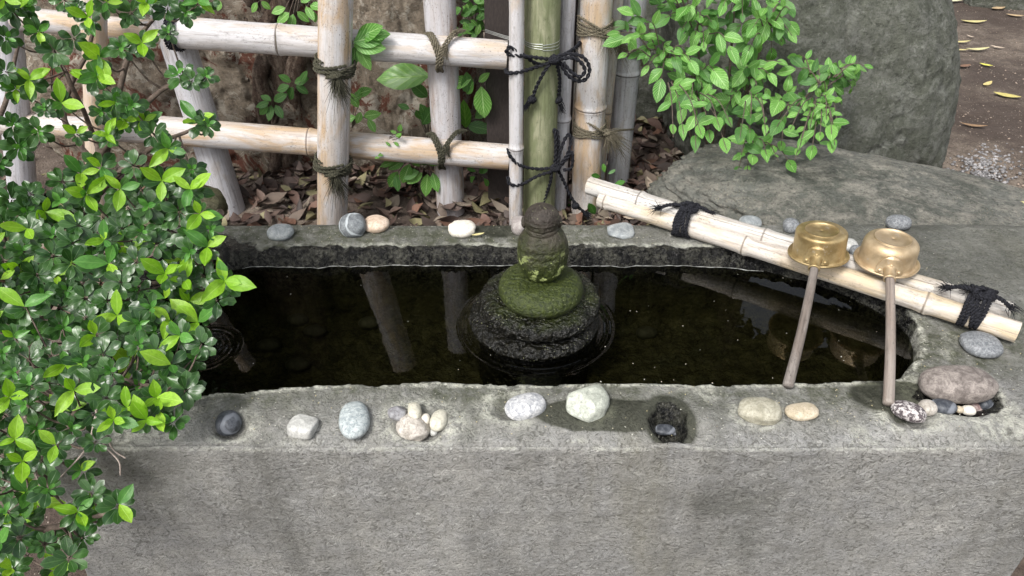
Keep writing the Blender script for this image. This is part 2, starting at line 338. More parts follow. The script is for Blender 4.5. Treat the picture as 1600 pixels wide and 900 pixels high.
def m_statue():
    t = NT('mossy_carved_stone'); o = t.co(1); geo = t.n('ShaderNodeNewGeometry')
    z = t.n('ShaderNodeSeparateXYZ', {0: geo.outputs['Position']}).outputs[2]
    n = t.noise(o, 26, 5, .7); f = t.noise(o, 150, 4, .75)
    c = t.mix(t.ramp(n, [(.35, 0), (.65, 1)]), (.022, .017, .013), (.062, .050, .040))
    mz = t.n('ShaderNodeMapRange', {'Value': t.math('ADD', z, t.math('MULTIPLY', t.math('SUBTRACT', n, .5), .09)), 'From Min': .735, 'From Max': .640}).outputs[0]
    c = t.mix(mz, c, t.mix(t.ramp(f, [(.35, 0), (.7, 1)]), (.012, .019, .004), (.060, .078, .013)))
    lz = t.n('ShaderNodeMapRange', {'Value': t.math('ADD', z, t.math('MULTIPLY', t.math('SUBTRACT', n, .5), .04)), 'From Min': .592, 'From Max': .566}).outputs[0]
    c = t.mix(lz, c, t.mix(t.ramp(f, [(.45, 0), (.8, 1)]), (.003, .003, .002), (.022, .020, .012)))
    li = t.noise(t.co(1, loc=(2.2, 1.3, 5)), 55, 4, .7); lm = t.math('MULTIPLY', t.ramp(li, [(.54, 0), (.58, 1)]), t.attr('lichen'))
    c = t.mix(lm, c, (.36, .42, .16))
    fs = t.vor(o, 160); c = t.mix(t.math('MULTIPLY', t.ramp(fs, [(.10, .8), (.2, 0)]), t.ramp(t.noise(o, 22, 3), [(.50, 0), (.6, 1)])), c, (.34, .36, .20))
    nb = t.bump(t.math('ADD', t.math('MULTIPLY', f, .8), n), .0045, 1)
    nb = t.bump(t.math('MULTIPLY', t.noise(o, 75, 2, .55), t.math('ADD', t.math('MULTIPLY', lz, .8), .2)), .013, 1, nb)
    t.bsdf(c, t.ramp(lz, [(0, .50), (1, .15)]), nb, Specular_IOR_Level=.4); return t.m
M['statue'] = m_statue()
def m_brass(name, c1, c2, rough):
    t = NT(name); o = t.co(1); n = t.noise(o, 28, 5, .65); f = t.noise(o, 260, 4, .7)
    c = t.mix(t.ramp(n, [(.4, 0), (.62, 1)]), c1, c2); p = t.noise(t.co(1, loc=(5, 1, 2)), 45, 5, .75)
    c = t.mix(t.ramp(p, [(.62, 0), (.72, .6)]), c, (.55, .52, .48))
    r = t.math('ADD', rough, t.math('MULTIPLY', t.math('SUBTRACT', n, .5), .5))
    t.bsdf(c, r, t.bump(t.math('ADD', t.math('MULTIPLY', n, .6), t.math('MULTIPLY', f, .3)), .0010, 1), Metallic=.65); return t.m
M['brass'] = m_brass('worn_brass', (.30, .215, .095), (.50, .385, .20), .46)
M['brass2'] = m_brass('pale_anodised_metal', (.44, .33, .20), (.62, .49, .32), .50)
M['handle'] = m_bamboo('weathered_handle_wood', (.125, .105, .09), (.18, .15, .13), (.25, .225, .205), .5, dark=(.04, .032, .028))
M['handle2'] = m_bamboo('reddish_handle_wood', (.18, .145, .125), (.25, .205, .175), (.29, .255, .225), .5, dark=(.07, .055, .045))

# ------------------------------------------------------------------ ground
def ground():
    xs = np.concatenate([np.linspace(-260, -8, 14), np.linspace(-7, -1.6, 24), np.linspace(-1.5, 3.2, 190), np.linspace(3.4, 9, 22), np.linspace(10, 260, 14)])
    ys = np.concatenate([np.linspace(-260, -3, 14), np.linspace(-2.6, 1.2, 20), np.linspace(1.24, 4.4, 130), np.linspace(4.6, 12, 24), np.linspace(14, 260, 14)])
    X, Y = np.meshgrid(xs, ys, indexing='ij'); P = np.stack([X, Y, X * 0], -1)
    Z = LITTER * ss(1.15, 1.33, Y) + .012 * fbm(P, 2.0, 3, 3) * ss(1.2, 1.6, Y) + .004 * fbm(P, 22, 3, 9)
    Z = Z * np.where(np.abs(X) + np.abs(Y) > 20, 1, 1)
    me = mk_mesh('ground', np.stack([X, Y, Z], -1), gridfaces(len(xs), len(ys)), M['soil'])
    tag(obj('ground', me), 'brown earth ground rising to a bank behind the basin', kind='structure')
ground()

# ------------------------------------------------------------------ stone basin
pool_px = [(250, 545), (275, 600), (300, 622), (322, 618), (345, 612), (450, 606), (560, 601), (700, 601), (850, 602), (1000, 600), (1120, 601), (1250, 598), (1400, 593), (1422, 575), (1440, 550), (1442, 530), (1435, 505),
           (1415, 480), (1390, 462), (1340, 436), (1280, 414), (1200, 396), (1100, 389), (950, 388), (800, 387), (650, 387), (500, 389), (395, 389), (365, 393), (340, 376), (300, 372), (255, 385), (235, 440), (235, 500)]
POOL = np.array([tuple(at(a, b, RIM))[:2] for a, b in pool_px])
def sdist(x, y, poly=POOL):       # >0 inside
    x = np.asarray(x, float); y = np.asarray(y, float); d = np.full(x.shape, 9.0); ins = np.zeros(x.shape, bool)
    for i in range(len(poly)):
        a = poly[i]; b = poly[(i + 1) % len(poly)]; e = b - a
        t = np.clip(((x - a[0]) * e[0] + (y - a[1]) * e[1]) / (e @ e), 0, 1)
        d = np.minimum(d, np.hypot(x - a[0] - t * e[0], y - a[1] - t * e[1]))
        c = ((a[1] > y) != (b[1] > y)); xi = a[0] + (y - a[1]) / (e[1] if abs(e[1]) > 1e-9 else 1e-9) * e[0]
        ins ^= (c & (x < xi))
    return np.where(ins, d, -d)
# hollows worn in the rim: px, py, radius x, radius y (m), depth
HOL = [(358, 668, .032, .022, .016), (655, 664, .050, .030, .022), (800, 642, .040, .028, .012), (918, 648, .030, .020, .010), (1046, 662, .034, .038, .040),
       (1500, 624, .060, .040, .040), (1425, 655, .040, .020, .018), (1188, 652, .036, .02, .006), (554, 672, .022, .012, .004)]
HOLW = [(at(a, b, .545), rx, ry, d) for a, b, rx, ry, d in HOL]
YF, YB = .760, 1.412
def ztop(x, y, nz=True):
    x = np.asarray(x, float); y = np.asarray(y, float); P = np.stack([x, y, x * 0], -1)
    z = RIM + .0045 * fbm(P, 5, 3, 5)
    if nz: z = z + .0022 * fbm(P, 28, 3, 6) + .0010 * fbm(P, 110, 2, 8)
    z = z - .012 * ss(.815, .765, y)
    z = z - .012 * ss(1.37, 1.42, y)
    for c, rx, ry, d in HOLW:
        q = np.hypot((x - c[0]) / rx, (y - c[1]) / ry); q = q + .12 * fbm(P, 40, 2, 11)
        z = z - d * (1 - ss(.25, 1.1, q))
    sd_ = sdist(x, y) + .0055 * fbm(P, 30, 4, 21, .6) + .004 * fbm(P, 9, 2, 22)
    back = ss(1.0, 1.15, y)
    w = .004 + .020 * back
    dep = .030 * np.clip(sd_ / w, 0, 1) ** 1.5 + .13 * ss(w * .8, w + .02, sd_)
    rough = .014 * fbm(P, 55, 4, 31, .7) * ss(-.012, .006, sd_) * back
    z = z - dep + rough
    return z
def xl(y): return -.712 + (y - .76) * -.06
def xr(y): return .888 + (y - .76) * .45
def basin():
    prof = [(YF, z) for z in np.arange(0, .526, .006)]
    prof += [(YF, .529), (YF + .001, .5325), (YF + .0025, .5350), (YF + .0045, .5358), (YF + .0062, .5335), (YF + .0085, .5338)]
    kinds = [0] * len(prof)
    tops = list(np.arange(YF + .011, YB - .004, .004)); prof += [(y, None) for y in tops]; kinds += [1] * len(tops)
    bk = [(YB, .535), (YB + .006, .528), (YB + .010, .515)] + [(YB + .011, z) for z in np.arange(.50, .2, -.02)]; prof += bk; kinds += [2] * len(bk)
    R = .022; na = 6
    ths = [math.pi / 2 * k / na for k in range(na + 1)]
    cols = [('L', k / 12.) for k in range(0, 12)] + [('l', th) for th in reversed(ths)] + [('m', u) for u in np.linspace(0, 1, 402)[1:-1]] + [('r', th) for th in ths] + [('R', 1 - k / 12.) for k in range(1, 13)]
    y = np.array([p[0] for p in prof]); kd = np.array(kinds)
    V = []
    for c, q in cols:
        if c in 'Ll': xe = xl(y)
        if c in 'Rr': xe = xr(y)
        yy = y.copy(); ins = 0; zs = 1
        if c == 'm': x = xl(y) + R + (xr(y) - xl(y) - 2 * R) * q
        elif c == 'l': x = xe + R - R * math.sin(q); ins = R * (1 - math.cos(q))
        elif c == 'r': x = xe - R + R * math.sin(q); ins = R * (1 - math.cos(q))
        else: x = xe; ins = R; zs = q
        zt = ztop(x, yy)
        z = np.where(kd == 1, zt, np.array([p[1] if p[1] is not None else 0 for p in prof]))
        P = np.stack([x, yy, z], -1)
        # dressed front face: fine tooling and shallow unevenness
        fr = (kd == 0)
        dy = .0035 * fbm(P, 4, 3, 41) + .0022 * fbm(P * [1, 1, 1.8], 26, 3, 42) + .0013 * fbm(P * [1, 1, 2], 90, 2, 43)
        for cc, rx, ry, d in HOLW[4:5]:       # the deep hollow has broken the edge
            dy = dy + .010 * np.exp(-((x - cc[0]) / .04) ** 2) * ss(.44, .53, z)
        crease = ((z > .5315) & fr)
        amp = .5 + .5 * fbm(np.stack([x, x * 0, x * 0], -1), 3.5, 2, 55)
        z = np.where(crease, z + .002 * amp, z)
        yy = np.where(fr, yy + dy, yy)
        yy = np.clip(yy, YF - .01 + ins, YB + .012 - ins); z = np.minimum(z, .56 - ins) * zs
        x = x - .045 * (.55 - z) / .35 * (c in 'Ll') - (.045 * (.55 - z) / .35 * np.clip((-.45 - x) / .26, 0, 1) if c == 'm' else 0)
        V.append(np.stack([x, yy, z], -1))
    V = np.array(V); nu, nv = V.shape[:2]; VV = V.reshape(-1, 3)
    x, yv, z = VV.T; top = np.tile(kd == 1, nu).astype(float)
    sdv = sdist(x, yv); P = VV
    n1 = fbm(P, 12, 4, 61); n2 = fbm(P, 40, 3, 62)
    back = ss(1.0, 1.15, yv)
    moss = top * np.clip(ss(-.14, -.005, sdv) * .95 + .9 * back + 1.0 * ss(.38, .75, x) * ss(.84, .98, yv) + .6 * n1, 0, 1) * (1 - .5 * back * ss(.1, .35, x))
    moss = np.maximum(moss, .55 * ss(-.45, -.6, x) * ss(.3, .5, z))
    wet = ss(-.010, .004, sdv + .006 * n2 - .002) * (.35 + .65 * np.maximum(back, ss(-.38, -.46, x)))
    wet = np.maximum(wet, ss(.004, .012, sdv))
    wet = np.maximum(wet, back * ss(-.022, .002, sdv + .016 * n2 + .010 * n1) * .85 * top)
    wet = np.maximum(wet, ss(-.50, -.58, x) * ss(-.05, -.01, sdv) * top)
    c = HOLW[4][0]; wet = np.maximum(wet, (1 - ss(.75, 1.1, np.hypot((x - c[0]) / .036, (yv - c[1] - .005) / .044) + .25 * n2)) * top * .62)
    c = HOLW[5][0]; wet = np.maximum(wet, (1 - ss(.80, 1.12, np.hypot((x - c[0]) / .072, (yv - c[1]) / .042) + .2 * n2)) * top)
    c1 = at(955, 648, .55); damp = (1 - ss(.8, 1.05, np.hypot((x - c1[0]) / .115, (yv - c1[1]) / .034) + .35 * n1)) * top
    c = HOLW[4][0]; damp = np.maximum(damp, (1 - ss(.85, 1.3, np.hypot((x - c[0]) / .038, (yv - c[1] - .004) / .046) + .2 * n1)) * top)
    c1 = at(1400, 618, .55); damp = np.maximum(damp, (1 - ss(.7, 1.1, np.hypot((x - c1[0]) / .08, (yv - c1[1]) / .045) + .35 * n1)) * top)
    c1 = at(780, 352, .55); damp = np.maximum(damp, (1 - ss(.7, 1.1, np.hypot((x - c1[0]) / .06, (yv - c1[1]) / .05) + .35 * n1)) * top)
    damp = np.maximum(damp, .30 * ss(.20, .36, x + .05 * n1) * ss(.50, .40, x + .05 * n1) * (1 - top) * (.6 + n1))
    damp = np.maximum(damp, .34 * ss(.52, .70, x + .1 * n1) * ss(1.08, 1.18, yv + .05 * n1) * top)
    pale = ss(-.012, -.003, sdv) * (1 - ss(.001, .004, sdv)) * (1 - back) * 1.0
    pale = np.maximum(pale, .8 * back * ss(-.028, -.014, sdv + .01 * n1) * (1 - ss(-.010, .0, sdv)) * ss(.0, .3, n1 + .15 + .5 * ss(.1, .4, x)))
    for cc, rx, ry, d in HOLW[:4] + HOLW[5:8]:
        q = np.hypot((x - cc[0]) / (rx * 1.25), (yv - cc[1] - .004) / (ry * 1.3)); pale = np.maximum(pale, .75 * np.exp(-((q - .9) / .3) ** 2) * ss(-.3, .2, n1 + .2) * top)
    pale = np.maximum(pale, .55 * top * ss(.30, .55, fbm(P, 9, 3, 77)) * (1 - back))
    edge = np.exp(-((z - .5350) / .0022) ** 2) * np.exp(-((yv - YF - .002) / .005) ** 2); pale = np.maximum(pale, .6 * edge * ss(-.25, .15, fbm(P * [1, 0, 0], 5, 3, 88)))
    Fc = gridfaces(nu, nv)[:, ::-1]
    me = mk_mesh('stone_basin', VV, Fc, M['basin'], True, {'moss': moss, 'wet': wet, 'damp': damp, 'pale': pale, 'top': top})
    tag(obj('stone_basin', me), 'long grey stone water basin with a dark pool and cup hollows worn in its rim', 'basin')
basin()
def zt1(x, y): return float(ztop(np.array([x]), np.array([y]), False)[0])

# water: the pool outline pushed 2.5 cm into the stone
def water():
    n = len(POOL); cen = POOL.mean(0); out = []
    for i in range(n):
        a, b, c = POOL[i - 1], POOL[i], POOL[(i + 1) % n]; t = (c - a); t /= np.linalg.norm(t); nr = np.array([t[1], -t[0]])
        if nr @ (b - cen) < 0: nr = -nr
        out.append(b + nr * .018)
    V = [(*p, WATER) for p in out]
    Fc = [list(range(n))]
    a = at(838, 505, WATER); l = at(318, 545, WATER)
    me = mk_mesh('pool_water', V, Fc, m_water([(a[0], a[1], 520, .128, .150, .45), (l[0], l[1], 620, .02, .07, .8)]), False)
    if me.polygons[0].normal.z < 0: me.flip_normals()
    tag(obj('pool_water', me), 'dark still water in the stone basin', kind='structure')
    # meniscus highlight painted in as a pale tube along the back waterline
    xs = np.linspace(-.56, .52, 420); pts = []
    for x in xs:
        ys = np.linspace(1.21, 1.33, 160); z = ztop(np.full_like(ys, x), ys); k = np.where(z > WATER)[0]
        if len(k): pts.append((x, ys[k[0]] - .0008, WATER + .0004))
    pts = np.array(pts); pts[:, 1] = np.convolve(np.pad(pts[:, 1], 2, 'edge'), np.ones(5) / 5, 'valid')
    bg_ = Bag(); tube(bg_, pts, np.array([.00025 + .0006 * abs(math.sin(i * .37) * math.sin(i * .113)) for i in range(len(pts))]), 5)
    o = obj('painted_glint_line', bg_.mesh('painted_glint_line', m_plain('painted_glint', (.20, .21, .20), (.45, .45, .43), 90, .3)))
    tag(o, 'thin pale tube painting in the meniscus highlight along the waterline of the back wall', kind='stuff')

# ------------------------------------------------------------------ tubes, ropes, poles
def frames(P):
    P = np.asarray(P, float); T = np.gradient(P, axis=0); T /= np.linalg.norm(T, axis=1)[:, None] + 1e-12
    n = np.cross(T[0], [0.3, .2, 1]); n /= np.linalg.norm(n); N = [n]
    for i in range(1, len(P)):
        v = N[-1] - T[i] * (N[-1] @ T[i]); N.append(v / (np.linalg.norm(v) + 1e-12))
    N = np.array(N); return T, N, np.cross(T, N)
def tube(bag, P, r, k=8, a=None, cap=True):
    P = np.asarray(P, float); T, N, B = frames(P); r = np.broadcast_to(np.asarray(r, float), (len(P),))
    th = np.arange(k) * 2 * math.pi / k
    V = P[:, None] + r[:, None, None] * (np.cos(th)[None, :, None] * N[:, None] + np.sin(th)[None, :, None] * B[:, None])
    Fc = gridfaces(len(P), k, wv=True); V = V.reshape(-1, 3)
    if cap:
        V = np.concatenate([V, P[:1], P[-1:]]); n = len(P) * k; e = n - k
        c1 = [(n, (j + 1) % k, j, j) for j in range(k)]; c2 = [(n + 1, e + j, e + (j + 1) % k, e + (j + 1) % k) for j in range(k)]
        bag.add(V[:n], Fc, a)
        bag.add(np.concatenate([V[:k], P[:1]]), [[k, (j + 1) % k, j, j] for j in range(0)] or np.zeros((0, 4), int), a)
        # caps as triangle-like quads (fan in pairs)
        for base, cpt, fl in ((V[:k], P[0], 1), (V[e:n], P[-1], 0)):
            q = [[j, (j + 1) % k, (j + 2) % k, k] for j in range(0, k - 1, 2)] if k % 2 == 0 else []
            if q:
                q = np.array(q); bag.add(np.concatenate([base, [cpt]]), q[:, ::-1] if fl else q, a)
    else: bag.add(V, Fc, a)
def spline(pts, n):
    P = np.asarray(pts, float); P = np.concatenate([[2 * P[0] - P[1]], P, [2 * P[-1] - P[-2]]]); m = len(P) - 3; out = []
    for t in np.linspace(0, m - 1e-6, n):
        i = int(t); f = t - i; a, b, c, d = P[i:i + 4]
        out.append(.5 * (2 * b + (c - a) * f + (2 * a - 5 * b + 4 * c - d) * f * f + (3 * b - a - 3 * c + d) * f ** 3))
    return np.array(out)
def rope(bag, pts, r, twist=.011, strands=2, dens=None):
    P = spline(pts, 400); L = np.linalg.norm(np.diff(P, axis=0), axis=1).sum(); n = max(8, int(L / (twist / 6))); P = spline(pts, n)
    T, N, B = frames(P); s = np.concatenate([[0], np.cumsum(np.linalg.norm(np.diff(P, axis=0), axis=1))])
    for k in range(strands):
        a = 2 * math.pi * (s / twist + k / strands)
        Q = P + (np.cos(a)[:, None] * N + np.sin(a)[:, None] * B) * r * .56
        tube(bag, Q, r * .52, 6)
def knot(bag, c, R, r, seed, turns=5):
    rs = np.random.RandomState(seed); pts = []
    for i in range(turns * 5):
        a = i * 2 * math.pi / 5 + rs.rand() * .4; tilt = i * .45
        v = np.array([math.cos(a), math.sin(a) * math.cos(tilt), math.sin(a) * math.sin(tilt)]); pts.append(np.asarray(c) + v * R * (.75 + .3 * rs.rand()))
    rope(bag, pts, r)
def fray(bag, c, d, L, n, seed, r=.0006, spread=.5):
    rs = np.random.RandomState(seed); d = np.asarray(d, float); d /= np.linalg.norm(d)
    for i in range(n):
        v = d + spread * rs.normal(size=3) * .55; v /= np.linalg.norm(v); l = L * (.4 + .8 * rs.rand()); b = rs.normal(size=3) * .2
        p0 = np.asarray(c) + rs.normal(size=3) * .003
        P = [p0 + v * l * t + b * l * t * t + np.array([0, 0, -1]) * l * .35 * t * t for t in np.linspace(0, 1, 5)]
        tube(bag, P, np.linspace(r, r * .3, 5), 3, cap=False)
def wrap(A, B, t, r, turns=2, drift=.010, ph=0, tilt=0.0, sq=1.0, seed=0):
    # a rope path wound round the pole A-B at fraction t
    A = Vector(A); B = Vector(B); ax = (B - A).normalized(); c = A.lerp(B, t)
    u = ax.cross(Vector((0, 1, 0))).normalized(); v = ax.cross(u).normalized(); rs = random.Random(seed); out = []
    n = int(turns * 12)
    for i in range(n + 1):
        a = ph + 2 * math.pi * i / 12; q = i / n
        out.append(tuple(c + u * math.cos(a) * r + v * math.sin(a) * r * sq + ax * ((q - .5) * drift + tilt * math.cos(a) + rs.uniform(-.001, .001))))
    return out
def pole(name, A, B, r0, r1=None, nodes=(), mat=None, parent=None, groove=None, bulge=.10, seed=0, hollow=True, bend=.0, label=None):
    """bamboo pole from A to B in its own frame (local Z along it); nodes in metres along it"""
    A = Vector(A); B = Vector(B); L = (B - A).length; r1 = r1 or r0; rs = np.random.RandomState(seed + 7)
    zs = set(np.round(np.linspace(0, L, max(4, int(L / .03))), 4)) | {L}
    for nd in nodes:
        for o in (-.03, -.018, -.010, -.006, -.004, -.0025, -.001, 0.0005, .002, .004, .007, .012, .02, .032): zs.add(round(nd + o, 4))
    zs = np.array(sorted(z for z in zs if 0 <= z <= L))
    th = list(np.arange(32) * 2 * math.pi / 32)
    if groove is not None:
        g = groove; th = [a for a in th if abs((a - g + math.pi) % (2 * math.pi) - math.pi) > .16] + [g - .12, g - .05, g - .03, g + .03, g + .05, g + .12]
        th = sorted(a % (2 * math.pi) for a in th)
    th = np.array(th); R = r0 + (r1 - r0) * zs / L; nodeA = np.zeros(len(zs)); f = np.ones(len(zs))
    for nd in nodes:
        d = zs - nd
        f += bulge * np.exp(-(d / .009) ** 2) * (1 - .0 * d) - .07 * np.exp(-((d + .0015) / .0014) ** 2) + bulge * .35 * np.exp(-((d - .004) / .004) ** 2)
        nodeA = np.maximum(nodeA, np.exp(-((d + .0015) / .0022) ** 2))
    TH, ZZ = np.meshgrid(th, zs); RR = (R * f)[:, None] * (1 + .02 * np.cos(2 * TH + rs.rand() * 6) + .012 * np.sin(3 * TH + ZZ * 4))
    RR = RR + .0008 * fbm(np.stack([np.cos(TH) * 2, np.sin(TH) * 2, ZZ * 9], -1), 1.5, 2, seed)
    NA = np.tile(nodeA[:, None], (1, len(th)))
    if groove is not None:
        da = np.abs((TH - groove + math.pi) % (2 * math.pi) - math.pi); gm = da < .04; RR = np.where(gm, RR * .80, RR); NA = np.where(gm, 1, NA)
    bx = bend * np.sin(ZZ / L * math.pi); V = np.stack([RR * np.cos(TH) + bx, RR * np.sin(TH), ZZ], -1)
    nu, nv = V.shape[:2]; Vs = [V.reshape(-1, 3)]; Fs = [gridfaces(nu, nv, wv=True)[:, ::-1]]; AA = [NA.ravel()]
    n = nu * nv
    for row, inw in ((0, 1), (nu - 1, -1)):      # cut ends: rim, wall and hollow
        ring = V[row]; c = np.array([bx[row, 0], 0, zs[row]]); i0 = n if False else None
        r2 = c + (ring - c) * .74; r3 = r2 + [0, 0, inw * .018]; blk = np.concatenate([ring, r2, r3, r3 * [.01, .01, 1] + [c[0] * .99, 0, 0]])
        fb = gridfaces(4, nv, wv=True); fb = fb if row == 0 else fb[:, ::-1]
        Fs.append(fb + sum(len(v) for v in Vs)); Vs.append(blk); AA.append(np.concatenate([np.zeros(nv), np.zeros(nv), np.full(nv, .9), np.full(nv, .9)]))
    me = mk_mesh(name, np.concatenate(Vs), np.concatenate(Fs), mat, True, {'node': np.concatenate(AA)})
    q = (B - A).to_track_quat('Z', 'Y'); o = obj(name, me, parent, Matrix.Translation(A) @ q.to_matrix().to_4x4())
    if label: o['label'] = label
    return o
water()

# ------------------------------------------------------------------ rocks
def rock_mesh(name, c, rad, seed, mat, n=48, amp=.10, freq=2., oct=4, power=2.0, rot=(0, 0, 0), flat=None, gain=.5, angular=0, drop=None, shear=None, ridge=0.):
    nu, nv = n * 2, n; u = np.arange(nu) * 2 * math.pi / nu; v = np.linspace(0, math.pi, nv); U, Vv = np.meshgrid(u, v)
    D = np.stack([np.cos(U) * np.sin(Vv), np.sin(U) * np.sin(Vv), np.cos(Vv)], -1)
    p = power; nr = (np.abs(D[..., 0]) ** p + np.abs(D[..., 1]) ** p + np.abs(D[..., 2]) ** p) ** (1 / p)
    Q = D / nr[..., None]
    f = 1 + amp * fbm(D + seed * 3.7, freq, oct, seed, gain)
    if ridge: f = f - ridge * (1 - np.abs(fbm(D * [1, 1, 1.6] + seed, 3.2, 5, seed + 5, .55)) * 3).clip(0, 1) ** 3 + ridge * .5 * fbm(D + seed, 22, 3, seed + 9, .6)
    if angular:
        rs = np.random.RandomState(seed)
        for _ in range(angular):
            nn = rs.normal(size=3); nn /= np.linalg.norm(nn); h = .78 + .16 * rs.rand(); d = (Q * f[..., None]) @ nn
            Q = Q - (np.clip(d - h, 0, None) * .85)[..., None] * nn
    Q = Q * f[..., None] * np.array(rad)
    if shear is not None: Q[..., 0] += shear[0] * Q[..., 2]; Q[..., 1] += shear[1] * Q[..., 2]
    from mathutils import Euler
    Rm = np.array(Euler(rot).to_matrix()); Q = Q @ Rm.T
    if drop is not None: Q[..., 2] = np.maximum(Q[..., 2], drop)
    V = Q.reshape(-1, 3); return mk_mesh(name, V, gridfaces(nv, nu, wv=True), mat, True), Matrix.Translation(Vector(c))
def rock(name, c, rad, seed, mat, label, cat, group=None, **kw):
    me, mt = rock_mesh(name, c, rad, seed, mat, **kw); o = obj(name, me, None, mt); return tag(o, label, cat, group)

rock('boulder', (.985, 2.50, .40), (.46, .48, .74), 12, M['boulder'], 'huge smooth grey green boulder behind the leafy shrub at the right', 'boulder', n=240, amp=.13, freq=1.5, oct=7, power=2.5, gain=.48, shear=(-.20, .04), ridge=.022)
rock('boulder', (1.45, 3.45, .40), (.42, .42, .70), 23, M['boulder'], 'second grey boulder standing behind the huge one at the dirt path', 'boulder', n=80, amp=.10, freq=1.6, oct=5, power=2.4)
rock('boulder', (.55, 2.92, .35), (.30, .30, .50), 26, M['boulder'], 'dark boulder in the shade behind the left side of the leafy shrub', 'boulder', n=80, amp=.16, freq=1.6, oct=5, power=2.4)
rock('rock_slab', (.97, 1.57, .418), (.60, .275, .118), 31, M['slab'], 'broad low grey rock slab between the basin rim and the huge boulder', 'rock', n=170, amp=.12, freq=1.8, oct=7, power=2.7, rot=(.03, .08, -.36), gain=.5, ridge=.03)
rock('boulder', (-1.03, 2.56, .52), (.62, .38, .78), 44, M['tanrock'], 'rough tan boulder with rusty red patches behind the left of the fence', 'boulder', n=190, amp=.22, freq=1.8, oct=7, power=2.6, gain=.58, ridge=.05)
rock('boulder', (-.42, 2.54, .48), (.32, .32, .76), 57, M['tanrock'], 'rough tan boulder behind the fence between the two middle posts', 'boulder', n=150, amp=.14, freq=1.8, oct=7, power=2.7, gain=.55, ridge=.035)
rock('rock', tuple(aty(285, 318, 1.66) - Vector((0, 0, .02))), (.10, .10, .07), 61, M['mossrock'], 'mossy brown stone at the foot of the leaning bamboo post', 'rock', n=40, amp=.18, oct=5)
rock('edging_stone', tuple(at(1602, -8, LITTER + .05)), (.32, .12, .14), 66, M['boulder'], 'grey edging stone across the top right corner of the dirt path', 'stone', n=40, amp=.10, power=3)

# tree stump roots between the tan boulders
def root_column():
    t = empty('tree_trunk', aty(415, 320, 2.20)); tag(t, 'gnarled dark tree trunk base squeezed between the two tan boulders', 'tree trunk')
    rs = np.random.RandomState(4)
    for i in range(9):
        x0 = 395 + i * 7 + rs.randint(-5, 5); b = Bag()
        P = [aty(x0 + rs.randint(-12, 12) + 6 * math.sin(q * 3 + i), yy, 2.25 + .05 * rs.rand() - .04 * (i % 3) * .5) for q, yy in enumerate((-60, 0, 60, 120, 180, 240, 300, 350))]
        Q = spline([tuple(p) for p in P], 50); r = .022 + .012 * fbm(Q * [1, 1, 1], 12, 3, i + 70) + .010 * np.linspace(0, 1, 50); tube(b, Q, r, 12)
        obj('root', b.mesh('root', M['bark']), t)
    b = Bag(); Q = spline([tuple(aty(430, yy, 2.46)) for yy in (-80, 60, 200, 340)], 20); tube(b, Q, .13, 14); obj('trunk', b.mesh('trunk', M['bark']), t)
root_column()
def plain_trunk(px, Y, r, label, top=-70):
    t = bpy.data.objects.new('x', None)
    b = Bag(); Q = spline([tuple(aty(px + 4 * math.sin(k), yy, Y)) for k, yy in enumerate((top, 0, 60, 130, 200))], 60)
    Q[:, 2] = np.linspace(Q[0, 2], .18, 60)
    T, N, B_ = frames(Q); k = 40; th = np.arange(k) * 2 * math.pi / k
    rr = r * (1 + .18 * fbm(np.stack(np.broadcast_arrays(np.cos(th)[None] * 2, np.sin(th)[None] * 2, Q[:, 2][:, None] * 3), -1), 1.6, 5, 8))
    V = Q[:, None] + rr[..., None] * (np.cos(th)[None, :, None] * N[:, None] + np.sin(th)[None, :, None] * B_[:, None])
    b.add(V, gridfaces(60, k, wv=True)); o = obj('tree_trunk', b.mesh('tree_trunk', M['bark'])); tag(o, label, 'tree trunk')
plain_trunk(628, 3.15, .13, 'dark furrowed tree trunk rising behind the top rail left of the third post')

def fy(px, py, Y): return aty(px, py, Y + .30)      # the fence stands 30 cm further back than first measured
# ------------------------------------------------------------------ bamboo fence
fence = empty('bamboo_fence', (-.2, 1.62, LITTER)); tag(fence, 'lattice fence of weathered bamboo with rails lashed to posts behind the basin', 'fence')
def post(px1, py1, px2, py2, Y, wpx, mat, ext_top=None, nodes_px=(), groove=None, seed=0, parent=fence, foot=.20, name='post', bulge=.08, label=None):
    A = fy(px2, py2, Y); B = fy(px1, py1, Y); d = (B - A)
    if foot is not None: A = A + d * ((foot - A.z) / d.z)
    if ext_top is not None: B = A + (B - A) * ((ext_top - A.z) / (B.z - A.z))
    m = fy((px1 + px2) / 2, (py1 + py2) / 2, Y); r = wpx / 2 / ppm(m)
    nd = [((fy(px1 + (px2 - px1) * (n - py1) / (py2 - py1), n, Y)) - A).length for n in nodes_px]
    o = pole(name, A, B, r * 1.02, r * .98, nd, mat, parent, groove, bulge, seed, label=label); return A, B, r
G = -math.pi / 2
post(10, 40, 26, 200, 1.66, 44, M['bam_grey'], 1.34, seed=1, groove=-.6, label='whitish post at the far left')
post(148, 60, 156, 380, 1.56, 34, M['bam_tan'], 1.32, seed=2)
P1 = post(275, 60, 366, 350, 1.67, 50, M['bam_grey'], .93, seed=3, groove=-2.45, label='leaning post')
P2 = post(525, 0, 519, 345, 1.545, 50, M['bam_tan'], 1.307, seed=4, groove=-2.0)
P3 = post(687, 0, 705, 345, 1.675, 47, M['bam_pink'], 1.333, seed=5, groove=-1.45)
P4 = post(807, 0, 806, 345, 1.545, 22, M['bam_white'], 1.34, nodes_px=(231,), seed=6, bulge=.16)
P5 = post(848, 0, 842, 345, 1.60, 51, M['bam_green'], 1.50, seed=7, bulge=.04)
P6 = post(886, 0, 872, 345, 1.66, 25, M['bam_grey'], 1.40, nodes_px=(186,), seed=8, bulge=.14, groove=-1.3)
